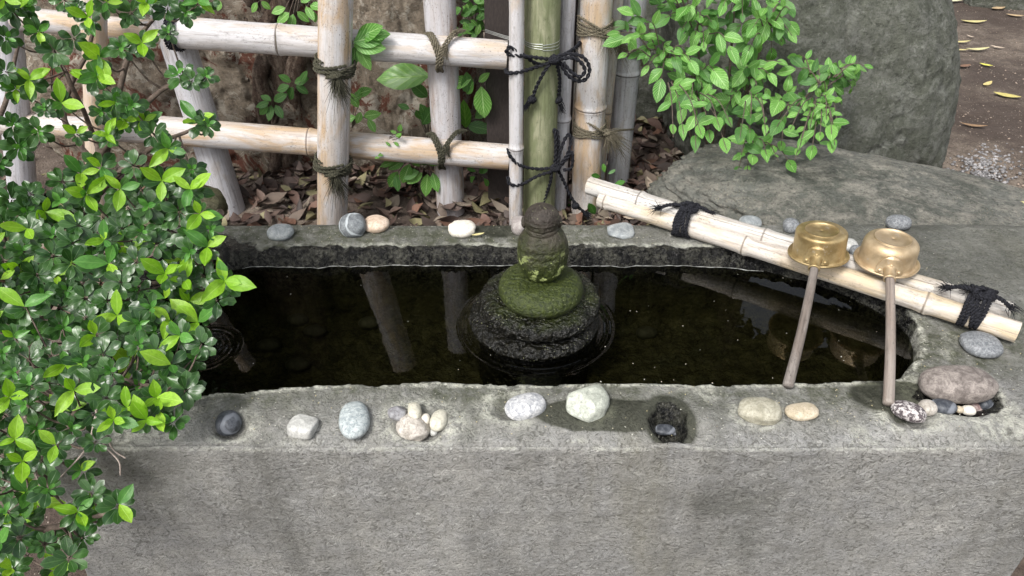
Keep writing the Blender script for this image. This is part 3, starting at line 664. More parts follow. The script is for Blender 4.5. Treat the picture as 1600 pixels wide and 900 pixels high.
def rail(pts, Y, wpx, mat, seed, nodes_px=(), x_end=None):
    (x1, y1), (x2, y2) = pts; A = fy(x1, y1, Y); B = fy(x2, y2, Y); r = wpx / 2 / ppm(fy((x1 + x2) / 2, (y1 + y2) / 2, Y))
    nd = [(fy(n, y1 + (y2 - y1) * (n - x1) / (x2 - x1), Y) - A).length for n in nodes_px]
    pole('rail', A, B, r * 1.03, r * .97, nd, mat, fence, None, .05, seed); return A, B, r
R1 = rail([(272, 50), (792, 86)], 1.612, 45, M['bam_white'], 11, (437,))
rail([(20, 28), (282, 54)], 1.66, 36, M['bam_tan'], 12, (150,))
R2 = rail([(236, 202), (795, 246)], 1.612, 41, M['bam_tan'], 13, (484,))
rail([(-40, 190), (262, 208)], 1.655, 36, M['bam_tan'], 14, (60,))
# dark square post with a bevel
def boxpost(name, c, sx, sy, z0, z1, mat, parent, rz=0):
    b = .003; V = []; 
    for z, k in ((z0, 0), (z1 - b, 0), (z1, b)):
        for (x, y) in ((-sx + b, -sy), (sx - b, -sy), (sx, -sy + b), (sx, sy - b), (sx - b, sy), (-sx + b, sy), (-sx, sy - b), (-sx, -sy + b)):
            V.append((c[0] + x * (1 - k / sx), c[1] + y * (1 - k / sy), z))
    Fc = [list(f) for f in gridfaces(3, 8, wv=True)] + [list(range(16, 24))]
    o = obj(name, mk_mesh(name, V, Fc, mat, False), parent); return o
pp = fy(779, 200, 1.72); boxpost('post', (pp.x, pp.y), 18 / ppm(pp), .03, .20, 1.40, M['darkwood'], fence)['label'] = 'dark brown square post'
pp = fy(893, 100, 1.70); boxpost('post', (pp.x, pp.y), 5 / ppm(pp), .012, .20, 1.40, M['darkwood'], fence)['label'] = 'narrow dark post'
def ropeobj(name, paths, r, mat, parent, twist=None, knots=(), frays=(), label=None):
    b = Bag()
    for p in paths: rope(b, p, r, twist or r * 5.2)
    for i, (c, R) in enumerate(knots): knot(b, c, R, r * .95, i + 3)
    for i, (c, d, L, n) in enumerate(frays): fray(b, c, d, L, n, i + 9, r * .28)
    o = obj(name, b.mesh(name, mat), parent)
    if label: o['label'] = label
    return o
def frac(P, py, px):   # fraction along a post at image row
    A, B, _ = P; best = min(range(200), key=lambda i: abs(proj(A.lerp(B, i / 199))[1] - py)); return best / 199
def proj(p):
    x, y, z = p[0], p[1], p[2] - CZ; d = y * math.cos(PITCH) - z * math.sin(PITCH); u = y * math.sin(PITCH) + z * math.cos(PITCH)
    return 800 + F * x / d, 450 - F * u / d
for i, py in enumerate((110, 264)):
    A, B, r = P2; t = frac(P2, py - 8, 0)
    paths = [wrap(A, B, t, r * 1.12 + .003 * (k % 2), 2.2, .026, k * 1.3, .009 * (-1) ** k, 1.0, k + i) for k in range(2)]
    c = fy(525 if i == 0 else 522, py + 8, 1.545 - r - .006)
    ropeobj('rope_tie', paths, .0044, M['ropedark'], fence, knots=[(tuple(c), .013)], frays=[(tuple(c), (.1, -.1, -1), .055, 110), (tuple(c), (.5, -.3, -.9), .045, 40), (tuple(c), (-.6, -.3, -.6), .03, 25)])
for (px, py, w, Yr) in ((690, 82, 24, 1.612), (693, 236, 22, 1.612)):
    Yf = Yr - .036
    top = py - w - 8; bot = py + w
    p1 = [tuple(fy(px - 26, top + 3, Yr + .03)), tuple(fy(px - 20, top + 6, Yf + .02)), tuple(fy(px - 12, py - 8, Yf)), tuple(fy(px - 6, py + 12, Yf)), tuple(fy(px - 8, bot, Yf + .01)), tuple(fy(px - 6, bot + 6, Yr + .02))]
    p2 = [tuple(fy(px + 36, top - 2, Yr + .03)), tuple(fy(px + 22, top + 2, Yf + .02)), tuple(fy(px + 6, py - 8, Yf)), tuple(fy(px - 3, py + 12, Yf - .003)), tuple(fy(px - 2, bot, Yf + .01)), tuple(fy(px + 2, bot + 6, Yr + .02))]
    off = lambda P, d: [(a + d, b - .001, c + .003) for a, b, c in P]
    ropeobj('rope_tie', [p1, off(p1, .0065), p2, off(p2, -.006), off(p1, .012)], .0040, M['ropebrown'] if py < 100 else M['ropedark'], fence, frays=[(p2[2], (0, -.3, -1), .03, 30), (p2[1], (.6, -.1, .8), .025, 20), (p1[1], (-.5, -.1, .8), .02, 15)])
c = fy(268, 56, 1.60); A, B, r = R1
ropeobj('rope_tie', [wrap(A, B, .0, r * 1.12, 3, .022, .4, .004, 1, 5), wrap(A, B, .01, r * 1.2, 2, .02, 1.4, -.004, 1, 6)], .0038, M['ropeblack'], fence)
ropeobj('rope_tie', [wrap(A, B, .315, r * 1.05, 1, .004, .4, .001, 1, 5)], .0015, M['ropebrown'], fence, label='single thin ring of cord')
# black palm-rope bows round the green pole
Yf = 1.555
def px3(lst): return [tuple(fy(a, b, y)) for a, b, y in lst]
bow1 = [px3([(872, 70, 1.60), (845, 100, 1.56), (818, 86, 1.54), (797, 74, 1.525), (793, 84, 1.53), (820, 88, 1.53), (862, 93, 1.55)]),
        px3([(868, 95, 1.545), (840, 104, 1.545), (815, 112, 1.53), (794, 114, 1.525), (790, 108, 1.55)]),
        px3([(858, 94, 1.54), (880, 86, 1.55), (900, 74, 1.60), (908, 64, 1.66)]),
        px3([(862, 90, 1.545), (890, 84, 1.545), (912, 90, 1.54), (921, 108, 1.54), (915, 124, 1.54), (900, 126, 1.54), (886, 116, 1.54), (876, 100, 1.545), (866, 92, 1.545)]),
        px3([(864, 95, 1.54), (892, 90, 1.54), (906, 96, 1.535), (914, 110, 1.535), (906, 120, 1.535), (892, 112, 1.535), (880, 98, 1.54)]),
        px3([(860, 98, 1.54), (848, 116, 1.54), (838, 136, 1.545), (832, 152, 1.55)]), px3([(870, 100, 1.54), (874, 120, 1.56), (874, 140, 1.58), (872, 152, 1.59)])]
ropeobj('rope_bow', bow1, .0054, M['ropeblack'], fence, knots=[(tuple(fy(866, 94, 1.535)), .011), (tuple(fy(831, 156, 1.545)), .008), (tuple(fy(872, 156, 1.585)), .008)],
        frays=[(tuple(fy(826, 162, 1.545)), (-.8, 0, -1), .018, 30), (tuple(fy(876, 164, 1.585)), (.3, 0, -1), .018, 30)], label='upper black rope bow')
bow2 = [px3([(866, 262, 1.545), (838, 264, 1.545), (812, 258, 1.53), (797, 244, 1.525), (794, 232, 1.55)]),
        px3([(862, 268, 1.545), (838, 276, 1.54), (815, 288, 1.53), (797, 288, 1.525), (793, 276, 1.54)]),
        px3([(866, 262, 1.545), (868, 240, 1.55), (868, 215, 1.56), (866, 203, 1.57), (871, 208, 1.57), (873, 235, 1.56), (871, 258, 1.55)]),
        px3([(870, 262, 1.545), (876, 235, 1.55), (884, 215, 1.56), (890, 211, 1.56), (892, 222, 1.56), (886, 242, 1.55), (872, 262, 1.545)]),
        px3([(872, 264, 1.545), (884, 250, 1.55), (894, 238, 1.55), (893, 262, 1.55), (880, 266, 1.545)]),
        px3([(862, 266, 1.545), (860, 284, 1.55), (854, 302, 1.56), (849, 316, 1.56)]), px3([(872, 266, 1.545), (882, 286, 1.55), (892, 308, 1.55), (904, 324, 1.55), (918, 336, 1.55)])]
ropeobj('rope_bow', bow2, .0052, M['ropeblack'], fence, knots=[(tuple(fy(868, 263, 1.54)), .011), (tuple(fy(899, 322, 1.545)), .008)], frays=[(tuple(fy(914, 334, 1.55)), (1, 0, -.4), .02, 40)], label='lower black rope bow')
b = Bag()
for k in range(3):
    A, B, r = P5; tube(b, spline(wrap(A, B, frac(P5, 62 + k * 3, 0), r * 1.03, 1, .004, 1.57, .002 * (k - 1)), 60), .0009, 5)
    tube(b, spline(px3([(820, 62 + k * 3, 1.56), (790, 56 + k * 2, 1.60), (758, 46 + k * 2, 1.66)]), 20), .0009, 5)
obj('wire', b.mesh('wire', M['wire']), fence)

# second run of fence going away to the right, lashed with brown rope
fence2 = empty('bamboo_fence', (.2, 1.72, LITTER)); tag(fence2, 'cluster of upright bamboo poles tied with frayed brown rope right of the green pole', 'fence')
P7 = post(932, 0, 913, 345, 1.66, 46, M['bam_tan'], 1.42, nodes_px=(167,), seed=21, parent=fence2, bulge=.07)
P8 = post(966, 0, 940, 250, 1.80, 16, M['bam_tan'], 1.42, nodes_px=(175,), seed=22, parent=fence2)
P9 = post(991, 0, 969, 234, 1.82, 36, M['bam_grey'], 1.45, nodes_px=(114,), seed=23, parent=fence2, groove=-1.5, bulge=.09)
post(901, 0, 898, 345, 1.74, 10, M['bam_tan'], 1.42, seed=24, parent=fence2)
for (py, dy, Yc) in ((42, 0, 1.66), (200, 0, 1.66)):
    A, B, r = P7; t = frac(P7, py, 0)
    paths = [wrap(A, B, t, r * 1.09, 2.5, .02, k * 2., .012 * (-1) ** k, 1, 30 + k) for k in range(2)]
    c = fy(948, py + 8, 1.66 - r * .8); d = fy(985, py + 30, 1.80)
    paths.append([tuple(fy(903, py - 18, 1.65)), tuple(fy(925, py - 4, 1.615)), tuple(c), tuple(fy(965, py + 4, 1.70)), tuple(fy(990, py + 2, 1.80))])
    fr = [(tuple(c), (.9, -.2, -.5), .07, 90), (tuple(c), (.4, -.2, -1), .05, 50), (tuple(c), (1, -.1, .3), .05, 40)]
    ropeobj('rope_tie', paths, .0034, M['ropebrown'], fence2, knots=[(tuple(c), .010)], frays=fr)
A, B, r = P9; ropeobj('rope_tie', [wrap(A, B, frac(P9, 75, 0), r * 1.1, 3, .03, k, .01, 1, 40 + k) for k in range(2)], .0036, M['ropebrown'], fence2, frays=[(tuple(fy(1004, 90, 1.80)), (.4, 0, -1), .05, 50)])

# ------------------------------------------------------------------ bamboo ladle rest across the basin
rest = empty('bamboo_rest', at(1250, 400, RIM)); tag(rest, 'two cream bamboo poles tied with black rope lying across the basin under the ladles', 'ladle rest')
def on(px, py, dz):      # point dz above the rim level
    return at(px, py, RIM + dz)
A1, B1 = on(920, 290, .045), on(1578, 487, .030); A2, B2 = on(938, 311, .026), on(1590, 519, .022)
pole('cane', A1, B1, .0205, .0175, [(on(1000, 315, .04) - A1).length, (on(1195, 371, .035) - A1).length * 1.0, (on(1535, 474, .03) - A1).length], M['bam_rear'], rest, 2.2, .10, 33, label='rear cane, greyer and split')
pole('cane', A2, B2, .0185, .0195, [.018, (on(1163, 385, .025) - A2).length, (on(1446, 475, .022) - A2).length], M['bam_pale'], rest, None, .13, 34, label='front cane')
def tie(pxc, pyc, seed):
    b = Bag(); rs = np.random.RandomState(seed); c = Vector(on(pxc, pyc, .045)); ax = (B1 - A1).normalized(); side = Vector((0, 0, 1)).cross(ax).normalized()
    mid = (on(pxc, pyc, .03))
    for k in range(3):
        pts = []
        for i in range(27):
            a = i * 2 * math.pi / 12; pts.append(tuple(mid + side * (.046 * math.cos(a) + .002) + Vector((0, 0, 1)) * (.030 * math.sin(a) + .002 * k) + ax * ((k - 1) * (.008 + .003 * rs.rand()) * (1 + .3 * math.cos(a)) + .016 * (i / 27 - .5) + .007 * math.sin(a + k * 2.3 + seed))))
        rope(b, pts, .0040, .013)
    kc = mid + Vector((0, 0, .036)) - side * .008
    knot(b, tuple(kc), .013, .0038, seed); knot(b, tuple(kc + ax * .012), .010, .0038, seed + 5)
    for s, L in ((-1, .05), (1, .045), (-.6, .035)):
        d = ax * s + side * .25 * rs.normal(); pts = [tuple(kc + d * L * q + Vector((0, 0, .008 * math.sin(q * 3) - .006 * q))) for q in (0, .35, .7, 1)]
        rope(b, pts, .0042, .013); fray(b, pts[-1], tuple(d), .018, 50, seed + int(s * 3) + 9, .0008, .8)
    return b
for i, (a, c_) in enumerate(((1072, 345), (1522, 482))):
    obj('rope_tie', tie(a, c_, 50 + i * 8).mesh('rope_tie', M['ropeblack']), rest)

# ------------------------------------------------------------------ ladles
def lathe(prof, n=56):
    P = np.array(prof, float); th = np.arange(n) * 2 * math.pi / n
    V = np.stack([P[:, 0][:, None] * np.cos(th), P[:, 0][:, None] * np.sin(th), np.repeat(P[:, 1][:, None], n, 1)], -1)
    return V.reshape(-1, 3), gridfaces(len(P), n, wv=True)
def ladle(label, cpx, cpy, hand_px, R, H, tiltx, tilty, mat, hmat, round_, zc):
    """cup upside down: centre of its mouth at the pixel, handle towards hand_px which rests on the rim"""
    C0 = at(cpx, cpy, zc); E = at(*hand_px, RIM + .009)
    t = empty('ladle', C0); tag(t, label, 'ladle', 'water ladles on the bamboo rest')
    up = Vector((tiltx, tilty, 1)).normalized(); dirh = (E - C0); fx = dirh - up * dirh.dot(up); fx.normalize(); fy = up.cross(fx)
    Mx = Matrix(((fx.x, fy.x, up.x, C0.x), (fx.y, fy.y, up.y, C0.y), (fx.z, fy.z, up.z, C0.z), (0, 0, 0, 1)))
    rr = round_
    pr = [(R * 1.135, .0005), (R * 1.168, .0010), (R * 1.18, .0030), (R * 1.165, .0050), (R * 1.135, .0046), (R * 1.10, .0020), (R * 1.04, .0012), (R * 1.008, .002), (R * 1.0, .007)]
    pr += [(R * (1 - .015 * q), .007 + (H - rr - .007) * q) for q in np.linspace(.1, 1, 8)]
    pr += [(R * .985 - rr + rr * math.cos(a), H - rr + rr * math.sin(a)) for a in np.linspace(.15, math.pi / 2, 7)]
    pr += [(R * .68, H + .0002), (R * .665, H + .0014), (R * .64, H + .0018), (R * .62, H + .0006), (R * .60, H - .0010), (R * .3, H - .0012), (.0003, H - .0013)]
    pr += [(.0003, H - .0032), (R * .6, H - .003), (R * .95 - rr * .6, H - .003), (R * .95, H - rr), (R * .965, .006), (R * 1.06, -.0006), (R * 1.135, .0005)]
    V, Fc = lathe(pr); a = np.arctan2(V[:, 1], V[:, 0]); V[:, :2] *= (1 + .012 * np.sin(2 * a + 1) + .006 * np.sin(5 * a))[:, None]
    V = V + .0007 * fbm(V, 45, 2, 3)[:, None]
    obj('cup', mk_mesh('cup', V, Fc, mat), t, Mx)
    # shield-shaped bracket hugging the wall at local +X
    b = Bag(); nn = 26; rows = []
    for s in np.linspace(0, 1, 12):
        hh = .006 + s * H * .70; wd_ = .0235 * math.sqrt(max(0.0, 1 - s ** 1.8)) + .0004
        for j in np.linspace(-1, 1, nn):
            an = j * wd_ / R; bul = .0048 + .0030 * (1 - abs(j)) * (1 - s * .4)
            rad = R * (1.0 - .012 * s) + (bul if abs(j) < .99 and s < .99 else -.001); rows.append((rad * math.cos(an), rad * math.sin(an), hh))
    b.add(rows, gridfaces(12, nn)); ring = []
    br = obj('bracket', b.mesh('bracket', mat), t, Mx)
    for (yy, zz) in ((-.0145, .012), (.0145, .012), (0, H * .50)):
        V2, F2 = lathe([(.0001, .0030), (.0018, .0027), (.0030, .0014), (.0033, 0)], 14); V2 = V2[:, [2, 0, 1]]; an = yy / R
        V2 = V2 + [R + .0062, 0, 0]; c, s = math.cos(an), math.sin(an); V2 = np.stack([V2[:, 0] * c - V2[:, 1] * s, V2[:, 0] * s + V2[:, 1] * c, V2[:, 2] + zz], -1)
        obj('rivet', mk_mesh('rivet', V2, F2, mat), br, Mx)
    S0 = C0 + fx * (R + .001) + up * (H * .30); hd = (E - S0); L = hd.length; hd.normalize()
    q = hd.to_track_quat('Z', 'Y').to_matrix().to_4x4(); Mh = Matrix.Translation(S0) @ q
    V3, F3 = lathe([(.016, -.004), (.0125, .001), (.0100, .008), (.0094, .016), (.0096, .024), (.0106, .025), (.0106, .0275), (.0094, .0285), (.0080, .0285), (.0078, .02)], 28)
    obj('ferrule', mk_mesh('ferrule', V3, F3, mat), t, Mh)
    zs = np.linspace(.018, L, 60); prf = [(.0001, .018)] + [(.0074 + .0013 * (z / L) ** 1.5, z) for z in zs[:-1]] + [(.0087, L - .003), (.0078, L), (.0001, L + .0004)]
    V4, F4 = lathe(prf, 24); rad = 1 + .05 * fbm(V4 * [60, 60, 9], 1.2, 3, 5); V4[:, :2] *= rad[:, None]
    bw = .0025 * np.sin(V4[:, 2] / L * 3.1); V4[:, 0] += bw
    obj('handle', mk_mesh('handle', V4, F4, hmat, True, {'node': np.zeros(len(V4))}), t, Mh)
ladle('left ladle with an upturned brass cup and a dark grey slanting handle', 1278, 398, (1231, 603), .0475, .052, -.06, .10, M['brass'], M['handle'], .006, RIM + .062)
ladle('right ladle with a paler rounder upturned cup and a straight reddish brown handle', 1384, 409, (1388, 631), .0495, .052, -.02, .02, M['brass2'], M['handle2'], .017, RIM + .060)

# ------------------------------------------------------------------ statue in the pool
SX, SY = .052, 1.105
statue = empty('stone_statue', (SX, SY, .39)); tag(statue, 'small mossy stone figure on round stacked tiers standing in the pool', 'statue')
def sweepstone(name, prof, cx, cy, n=90, seed=0, amp=.004, el=1.0, lich=None, parent=statue, subdiv=5, tilt=0):
    P = spline([(a, 0, b) for a, b in prof], len(prof) * subdiv); V, Fc = lathe([(max(p[0], .0004), p[2]) for p in P], n)
    V[:, 1] *= el; D = V / (np.linalg.norm(V, axis=1)[:, None] + 1e-9)
    f = amp * fbm(V, 22, 4, seed, .6) + amp * .55 * fbm(V, 65, 3, seed + 3, .6); V[:, :2] += D[:, :2] * f[:, None] * 1.0; V[:, 2] += f * .5
    V = V + [cx, cy, 0]; l = lich(V) if lich else np.zeros(len(V))
    return obj(name, mk_mesh(name, V, Fc, M['statue'], True, {'lichen': l}), parent)
sweepstone('base_tier', [(.001, .38), (.10, .38), (.106, .45), (.108, .500), (.1185, .514), (.1225, .522), (.119, .530), (.108, .535), (.095, .536), (.03, .54), (.001, .54)], SX - .010, SY - .005, seed=1, amp=.008, n=150)
sweepstone('base_tier', [(.001, .520), (.080, .528), (.100, .539), (.1115, .548), (.1135, .556), (.110, .565), (.099, .571), (.085, .573), (.03, .575), (.001, .575)], SX - .001, SY + .003, seed=2, amp=.010, n=150)
sweepstone('base_tier', [(.001, .563), (.055, .566), (.069, .573), (.0765, .584), (.0775, .595), (.072, .606), (.059, .613), (.042, .615), (.02, .613), (.001, .612)], SX + .001, SY - .006, seed=3, amp=.006, n=130)
lich = lambda V: np.clip(1.2 - (V[:, 2] - .650) / .03, 0, 1) * np.clip((V[:, 1] * -1 + SY + .03) / .02, 0, 1)
def body():
    nu, nv = 110, 90; u = np.arange(nu) * 2 * math.pi / nu; v = np.linspace(0, math.pi, nv); U, Vv = np.meshgrid(u, v)
    c = np.array([SX + .003, SY + .004, .664]); D = np.stack([np.cos(U) * np.sin(Vv), np.sin(U) * np.sin(Vv), np.cos(Vv)], -1)
    nr = (np.abs(D[..., 0]) ** 2.3 + np.abs(D[..., 1]) ** 2.3 + np.abs(D[..., 2]) ** 2.3) ** (1 / 2.3); Q = D / nr[..., None]
    z = Q[..., 2]; wx = .046 * (1 - .10 * np.clip(-z, 0, 1) ** 2); wy = .040
    X = Q[..., 0] * wx; Y = Q[..., 1] * wy; Z = z * .058
    r = np.ones_like(X)
    front = np.clip(-D[..., 1], 0, 1)
    r += -.035 * np.exp(-((z - .28) / .05) ** 2) * front            # robe edge
    r += -.03 * np.exp(-((z - .02 - .25 * np.abs(Q[..., 0])) / .05) ** 2) * front
    r += .06 * np.exp(-((np.abs(Q[..., 0]) - .30) / .16) ** 2 - ((z + .35) / .22) ** 2) * front    # joined hands
    r += -.05 * np.exp(-((Q[..., 0]) / .05) ** 2) * front * (z < 0) * np.clip(-z * 2, 0, 1)
    r += -.045 * np.exp(-((np.abs(Q[..., 0]) - .72) / .06) ** 2 - ((z + .2) / .5) ** 2) * front      # sleeves
    P = np.stack([X * r, Y * r, Z], -1); nrm = D; P = P + nrm * (.0024 * fbm(P, 40, 4, 9, .65))[..., None]
    V = P.reshape(-1, 3) + c
    return obj('body', mk_mesh('body', V, gridfaces(nv, nu, wv=True), M['statue'], True, {'lichen': np.maximum(lich(V), .0)}), statue)
body()
def head():
    nu, nv = 90, 70; u = np.arange(nu) * 2 * math.pi / nu; v = np.linspace(0, math.pi, nv); U, Vv = np.meshgrid(u, v)
    c = np.array([SX + .000, SY + .006, .7305]); D = np.stack([np.cos(U) * np.sin(Vv), np.sin(U) * np.sin(Vv), np.cos(Vv)], -1)
    f = np.ones_like(U); fr = np.clip(-D[..., 1], 0, 1); x, z = D[..., 0], D[..., 2]
    f += .10 * np.exp(-(x / .12) ** 2 - ((z + .25) / .22) ** 2) * fr ** 2           # nose
    f += -.06 * np.exp(-((np.abs(x) - .32) / .16) ** 2 - ((z + .12) / .09) ** 2) * fr   # eye hollows
    f += -.05 * np.exp(-(x / .28) ** 2 - ((z + .58) / .05) ** 2) * fr               # mouth
    f += .03 * np.exp(-((z - .05) / .06) ** 2) * fr
    P = D * f[..., None] * np.array([.0315, .031, .0285]); P = P + D * (.0012 * fbm(P, 55, 4, 19, .65))[..., None]
    h = obj('head', mk_mesh('head', P.reshape(-1, 3) + c, gridfaces(nv, nu, wv=True), M['statue'], True, {'lichen': np.zeros(nu * nv)}), statue)
    for s in (-1, 1):
        me, mt = rock_mesh('ear', c + [s * .031, .002, -.006], (.005, .007, .012), 5 + s, M['statue'], n=18, amp=.12); obj('ear', me, h, mt)
    sweepstone('neck', [(.020, .7025), (.028, .7085), (.0300, .7135), (.0285, .7185), (.02, .7225)], c[0], c[1] - .001, 60, 6, .0015)
head()

# ------------------------------------------------------------------ pebbles on the rim
PB = {}
def pm(k, *a, **kw): PB[k] = m_pebble('pebble_' + k, *a, **kw)
pm('grey', (.20, .22, .23), (.34, .36, .36), 40); pm('bluegrey', (.11, .12, .13), (.24, .26, .27), 35, 'vein'); pm('peach', (.50, .38, .28), (.64, .52, .42), 50)
pm('white', (.62, .58, .50), (.78, .74, .66), 40); pm('pinkgrey', (.26, .23, .22), (.38, .35, .33), 60); pm('darkblue', (.035, .040, .050), (.10, .108, .122), 60, 'vein', rough=.5)
pm('pale', (.38, .38, .36), (.58, .58, .55), 55); pm('granite', (.26, .30, .31), (.50, .54, .54), 190, bump=.0012); pm('lilac', (.17, .165, .175), (.33, .33, .34), 70, bump=.002)
pm('beige', (.33, .30, .26), (.52, .485, .44), 90, bump=.002); pm('cream', (.46, .44, .36), (.62, .60, .50), 60); pm('whitegranite', (.30, .31, .33), (.62, .62, .62), 130)
pm('greenwhite', (.33, .35, .30), (.52, .54, .47), 90, bump=.002); pm('olivebeige', (.28, .265, .20), (.43, .41, .33), 70, bump=.0012); pm('tan', (.40, .34, .24), (.55, .48, .37), 60)
pm('mottle', (.08, .065, .07), (.50, .47, .46), 150, lo=.48, hi=.54); pm('brown', (.13, .11, .10), (.30, .265, .24), 60, bump=.0012); pm('pink', (.20, .13, .125), (.42, .36, .34), 60)
pm('slate', (.13, .14, .15), (.27, .28, .29), 160); pm('under', (.022, .022, .016), (.05, .05, .038), 40)
def pebble(px, py, w, h, mat, label, seed, rz=0, cr=.62, dz=0, group=None, n=26, amp=.10, power=2.3, ang=0, base=None, tilt=0, freq=1.3):
    p = at(px, py, RIM + .008); s = ppm(p); a = w / 2 / s; e = math.atan2(CZ - p.z, p.y); hh = h / 2 / s
    b_ = hh / math.sqrt(math.sin(e) ** 2 + (cr * math.cos(e)) ** 2); c_ = b_ * cr
    rz_ = math.radians(rz)
    z0 = base if base is not None else zt1(p.x, p.y + .0)
    zc = z0 + c_ * .82 + dz; p = at(px, py, zc)
    if base is None: zc = zt1(p.x, p.y) + c_ * .72 + dz; p = at(px, py, zc)
    return rock('pebble', tuple(p), (a, b_, c_), seed, PB[mat], label, 'pebble', group, n=n, amp=amp, freq=freq, oct=6, power=power, rot=(tilt, 0, rz_), angular=ang, gain=.46)
GB, GF, GH, GR = 'pebbles along the back rim', 'pebbles along the front rim', 'pebbles piled in the left hollow', 'pebbles in the right hollow'
pebble(438, 363, 41, 26, 'grey', 'flat light grey pebble alone at the left of the back rim', 1, -12, .5, group=GB)
pebble(551, 352, 42, 37, 'bluegrey', 'egg shaped blue grey pebble with pale veins on the back rim', 2, 0, .9, group=GB, amp=.08)
pebble(588, 350, 41, 27, 'peach', 'peach coloured pebble touching the blue grey egg shaped one', 3, -20, .55, group=GB)
pebble(722, 357, 43, 28, 'white', 'white lumpy pebble on the back rim between two bamboo posts', 4, 0, .6, group=GB, amp=.16)
pebble(811, 352, 26, 30, 'pinkgrey', 'small pinkish grey pebble half hidden behind the statue head', 5, 0, .8, group=GB)
pebble(970, 361, 42, 26, 'grey', 'flat grey stone sunk in the back rim right of the statue', 6, 0, .30, dz=-.006, group=GB, power=3, ang=3)
pebble(1172, 349, 34, 24, 'grey', 'rounded grey pebble just behind the bamboo rest, left of both cups', 7, 0, .8, group=GB)
pebble(1236, 353, 24, 24, 'slate', 'dark pebble peeping out at the left of the brass cup', 8, 0, .8, group=GB)
pebble(1327, 383, 26, 20, 'pale', 'pale small pebble between the two ladle cups', 9, 0, .6, group=GB)
pebble(1337, 392, 18, 18, 'slate', 'tiny dark pebble against the left edge of the paler cup', 10, 0, .8, group=GB)
pebble(1404, 348, 36, 24, 'slate', 'blue grey pebble behind the paler ladle cup', 11, 0, .7, dz=.004, group=GB)
pebble(357, 661, 38, 39, 'darkblue', 'round dark blue pebble in the small hollow left on the front rim', 12, 0, .9, group=GF, amp=.05)
pebble(473, 666, 42, 32, 'pale', 'pale grey angular pebble with straight white bands', 13, -12, .6, group=GF, amp=.06, power=5, ang=2)
pebble(554, 656, 47, 58, 'granite', 'speckled granite oval pebble standing lengthwise on the front rim', 14, 12, .45, group=GF, amp=.08)
pebble(621, 645, 30, 24, 'lilac', 'lilac grey jagged pebble at the upper left of the pile', 15, 10, .7, group=GH, amp=.2, ang=5)
pebble(648, 643, 22, 29, 'cream', 'pale upright oval pebble at the top of the pile', 16, 10, .7, group=GH)
pebble(665, 655, 15, 17, 'white', 'tiny white pebble in the middle of the pile', 17, 0, .8, group=GH, n=18)
pebble(686, 657, 27, 34, 'cream', 'pale long pebble at the right of the pile', 18, -15, .6, group=GH)
pebble(678, 674, 13, 15, 'pale', 'tiny grey pebble at the lower right of the pile', 19, 0, .8, group=GH, n=18)
pebble(646, 667, 56, 44, 'beige', 'big rough beige stone at the front of the pile', 20, -10, .75, group=GH, amp=.22, ang=2, freq=1.8)
pebble(821, 635, 68, 40, 'whitegranite', 'white speckled smooth pebble lying tilted left of the centre', 21, 22, .62, group=GF, amp=.06)
pebble(918, 630, 62, 58, 'greenwhite', 'large greenish white broken stone below the statue', 22, -25, .55, group=GF, amp=.14, power=2.6, ang=5)
pebble(1057, 674, 26, 16, 'darkblue', 'small flat blue black pebble tucked under another in the deep wet hollow', 24, -10, .5, group=GF)
pebble(1039, 670, 38, 21, 'darkblue', 'flat blue grey pebble lying in the deep wet hollow', 23, 0, .5, dz=.004, group=GF)
pebble(1188, 642, 67, 43, 'olivebeige', 'large dull beige stone on the front rim left of a flatter one', 25, -5, .65, group=GF, amp=.12)
pebble(1253, 643, 53, 27, 'tan', 'flat tan pebble touching the large beige stone', 26, 8, .5, group=GF, ang=1)
pebble(1420, 643, 52, 30, 'mottle', 'elongated purple and white mottled pebble beside the right ladle handle', 27, -32, .8, group=GR, amp=.06)
pebble(1449, 637, 26, 25, 'beige', 'small round beige grey pebble next to the mottled one', 28, 0, .85, dz=.002, group=GR)
pebble(1474, 635, 40, 23, 'darkblue', 'smooth blue black pebble under the big brown stone', 29, -12, .7, group=GR, amp=.05)
pebble(1499, 640, 13, 12, 'tan', 'tiny tan pebble under the big brown stone', 30, 0, .8, group=GR, n=16)
pebble(1513, 641, 22, 16, 'white', 'small white pebble under the big brown stone', 31, 0, .7, group=GR, n=20)
pebble(1524, 635, 28, 20, 'pink', 'pinkish red pebble under the big brown stone', 32, -15, .75, group=GR, n=22)
pebble(1539, 630, 22, 22, 'darkblue', 'rounded blue black pebble at the right end under the big brown stone', 33, 0, .8, group=GR, n=22)
pebble(1496, 601, 116, 56, 'brown', 'big smooth brown oval stone resting over the right hollow', 34, 0, .75, dz=.014, group=GR, n=50, amp=.05, power=2.5)
pebble(1533, 538, 60, 42, 'slate', 'grey flat pebble on the rim just below the end of the bamboo rest', 35, -8, .45, group=GR, amp=.06)
rs = random.Random(5)
for k, (a, b_) in enumerate(((478, 480), (466, 500), (492, 518), (566, 432), (577, 505), (465, 570), (640, 470), (1010, 520), (420, 540))):
    p = at(a, b_, .40); o = rock('pebble', tuple(p), (.018 + .008 * rs.random(), .016, .013), 80 + k, PB['under'], 'dim rounded stone lying under water on the pool floor', 'pebble', 'stones on the pool floor', n=16)

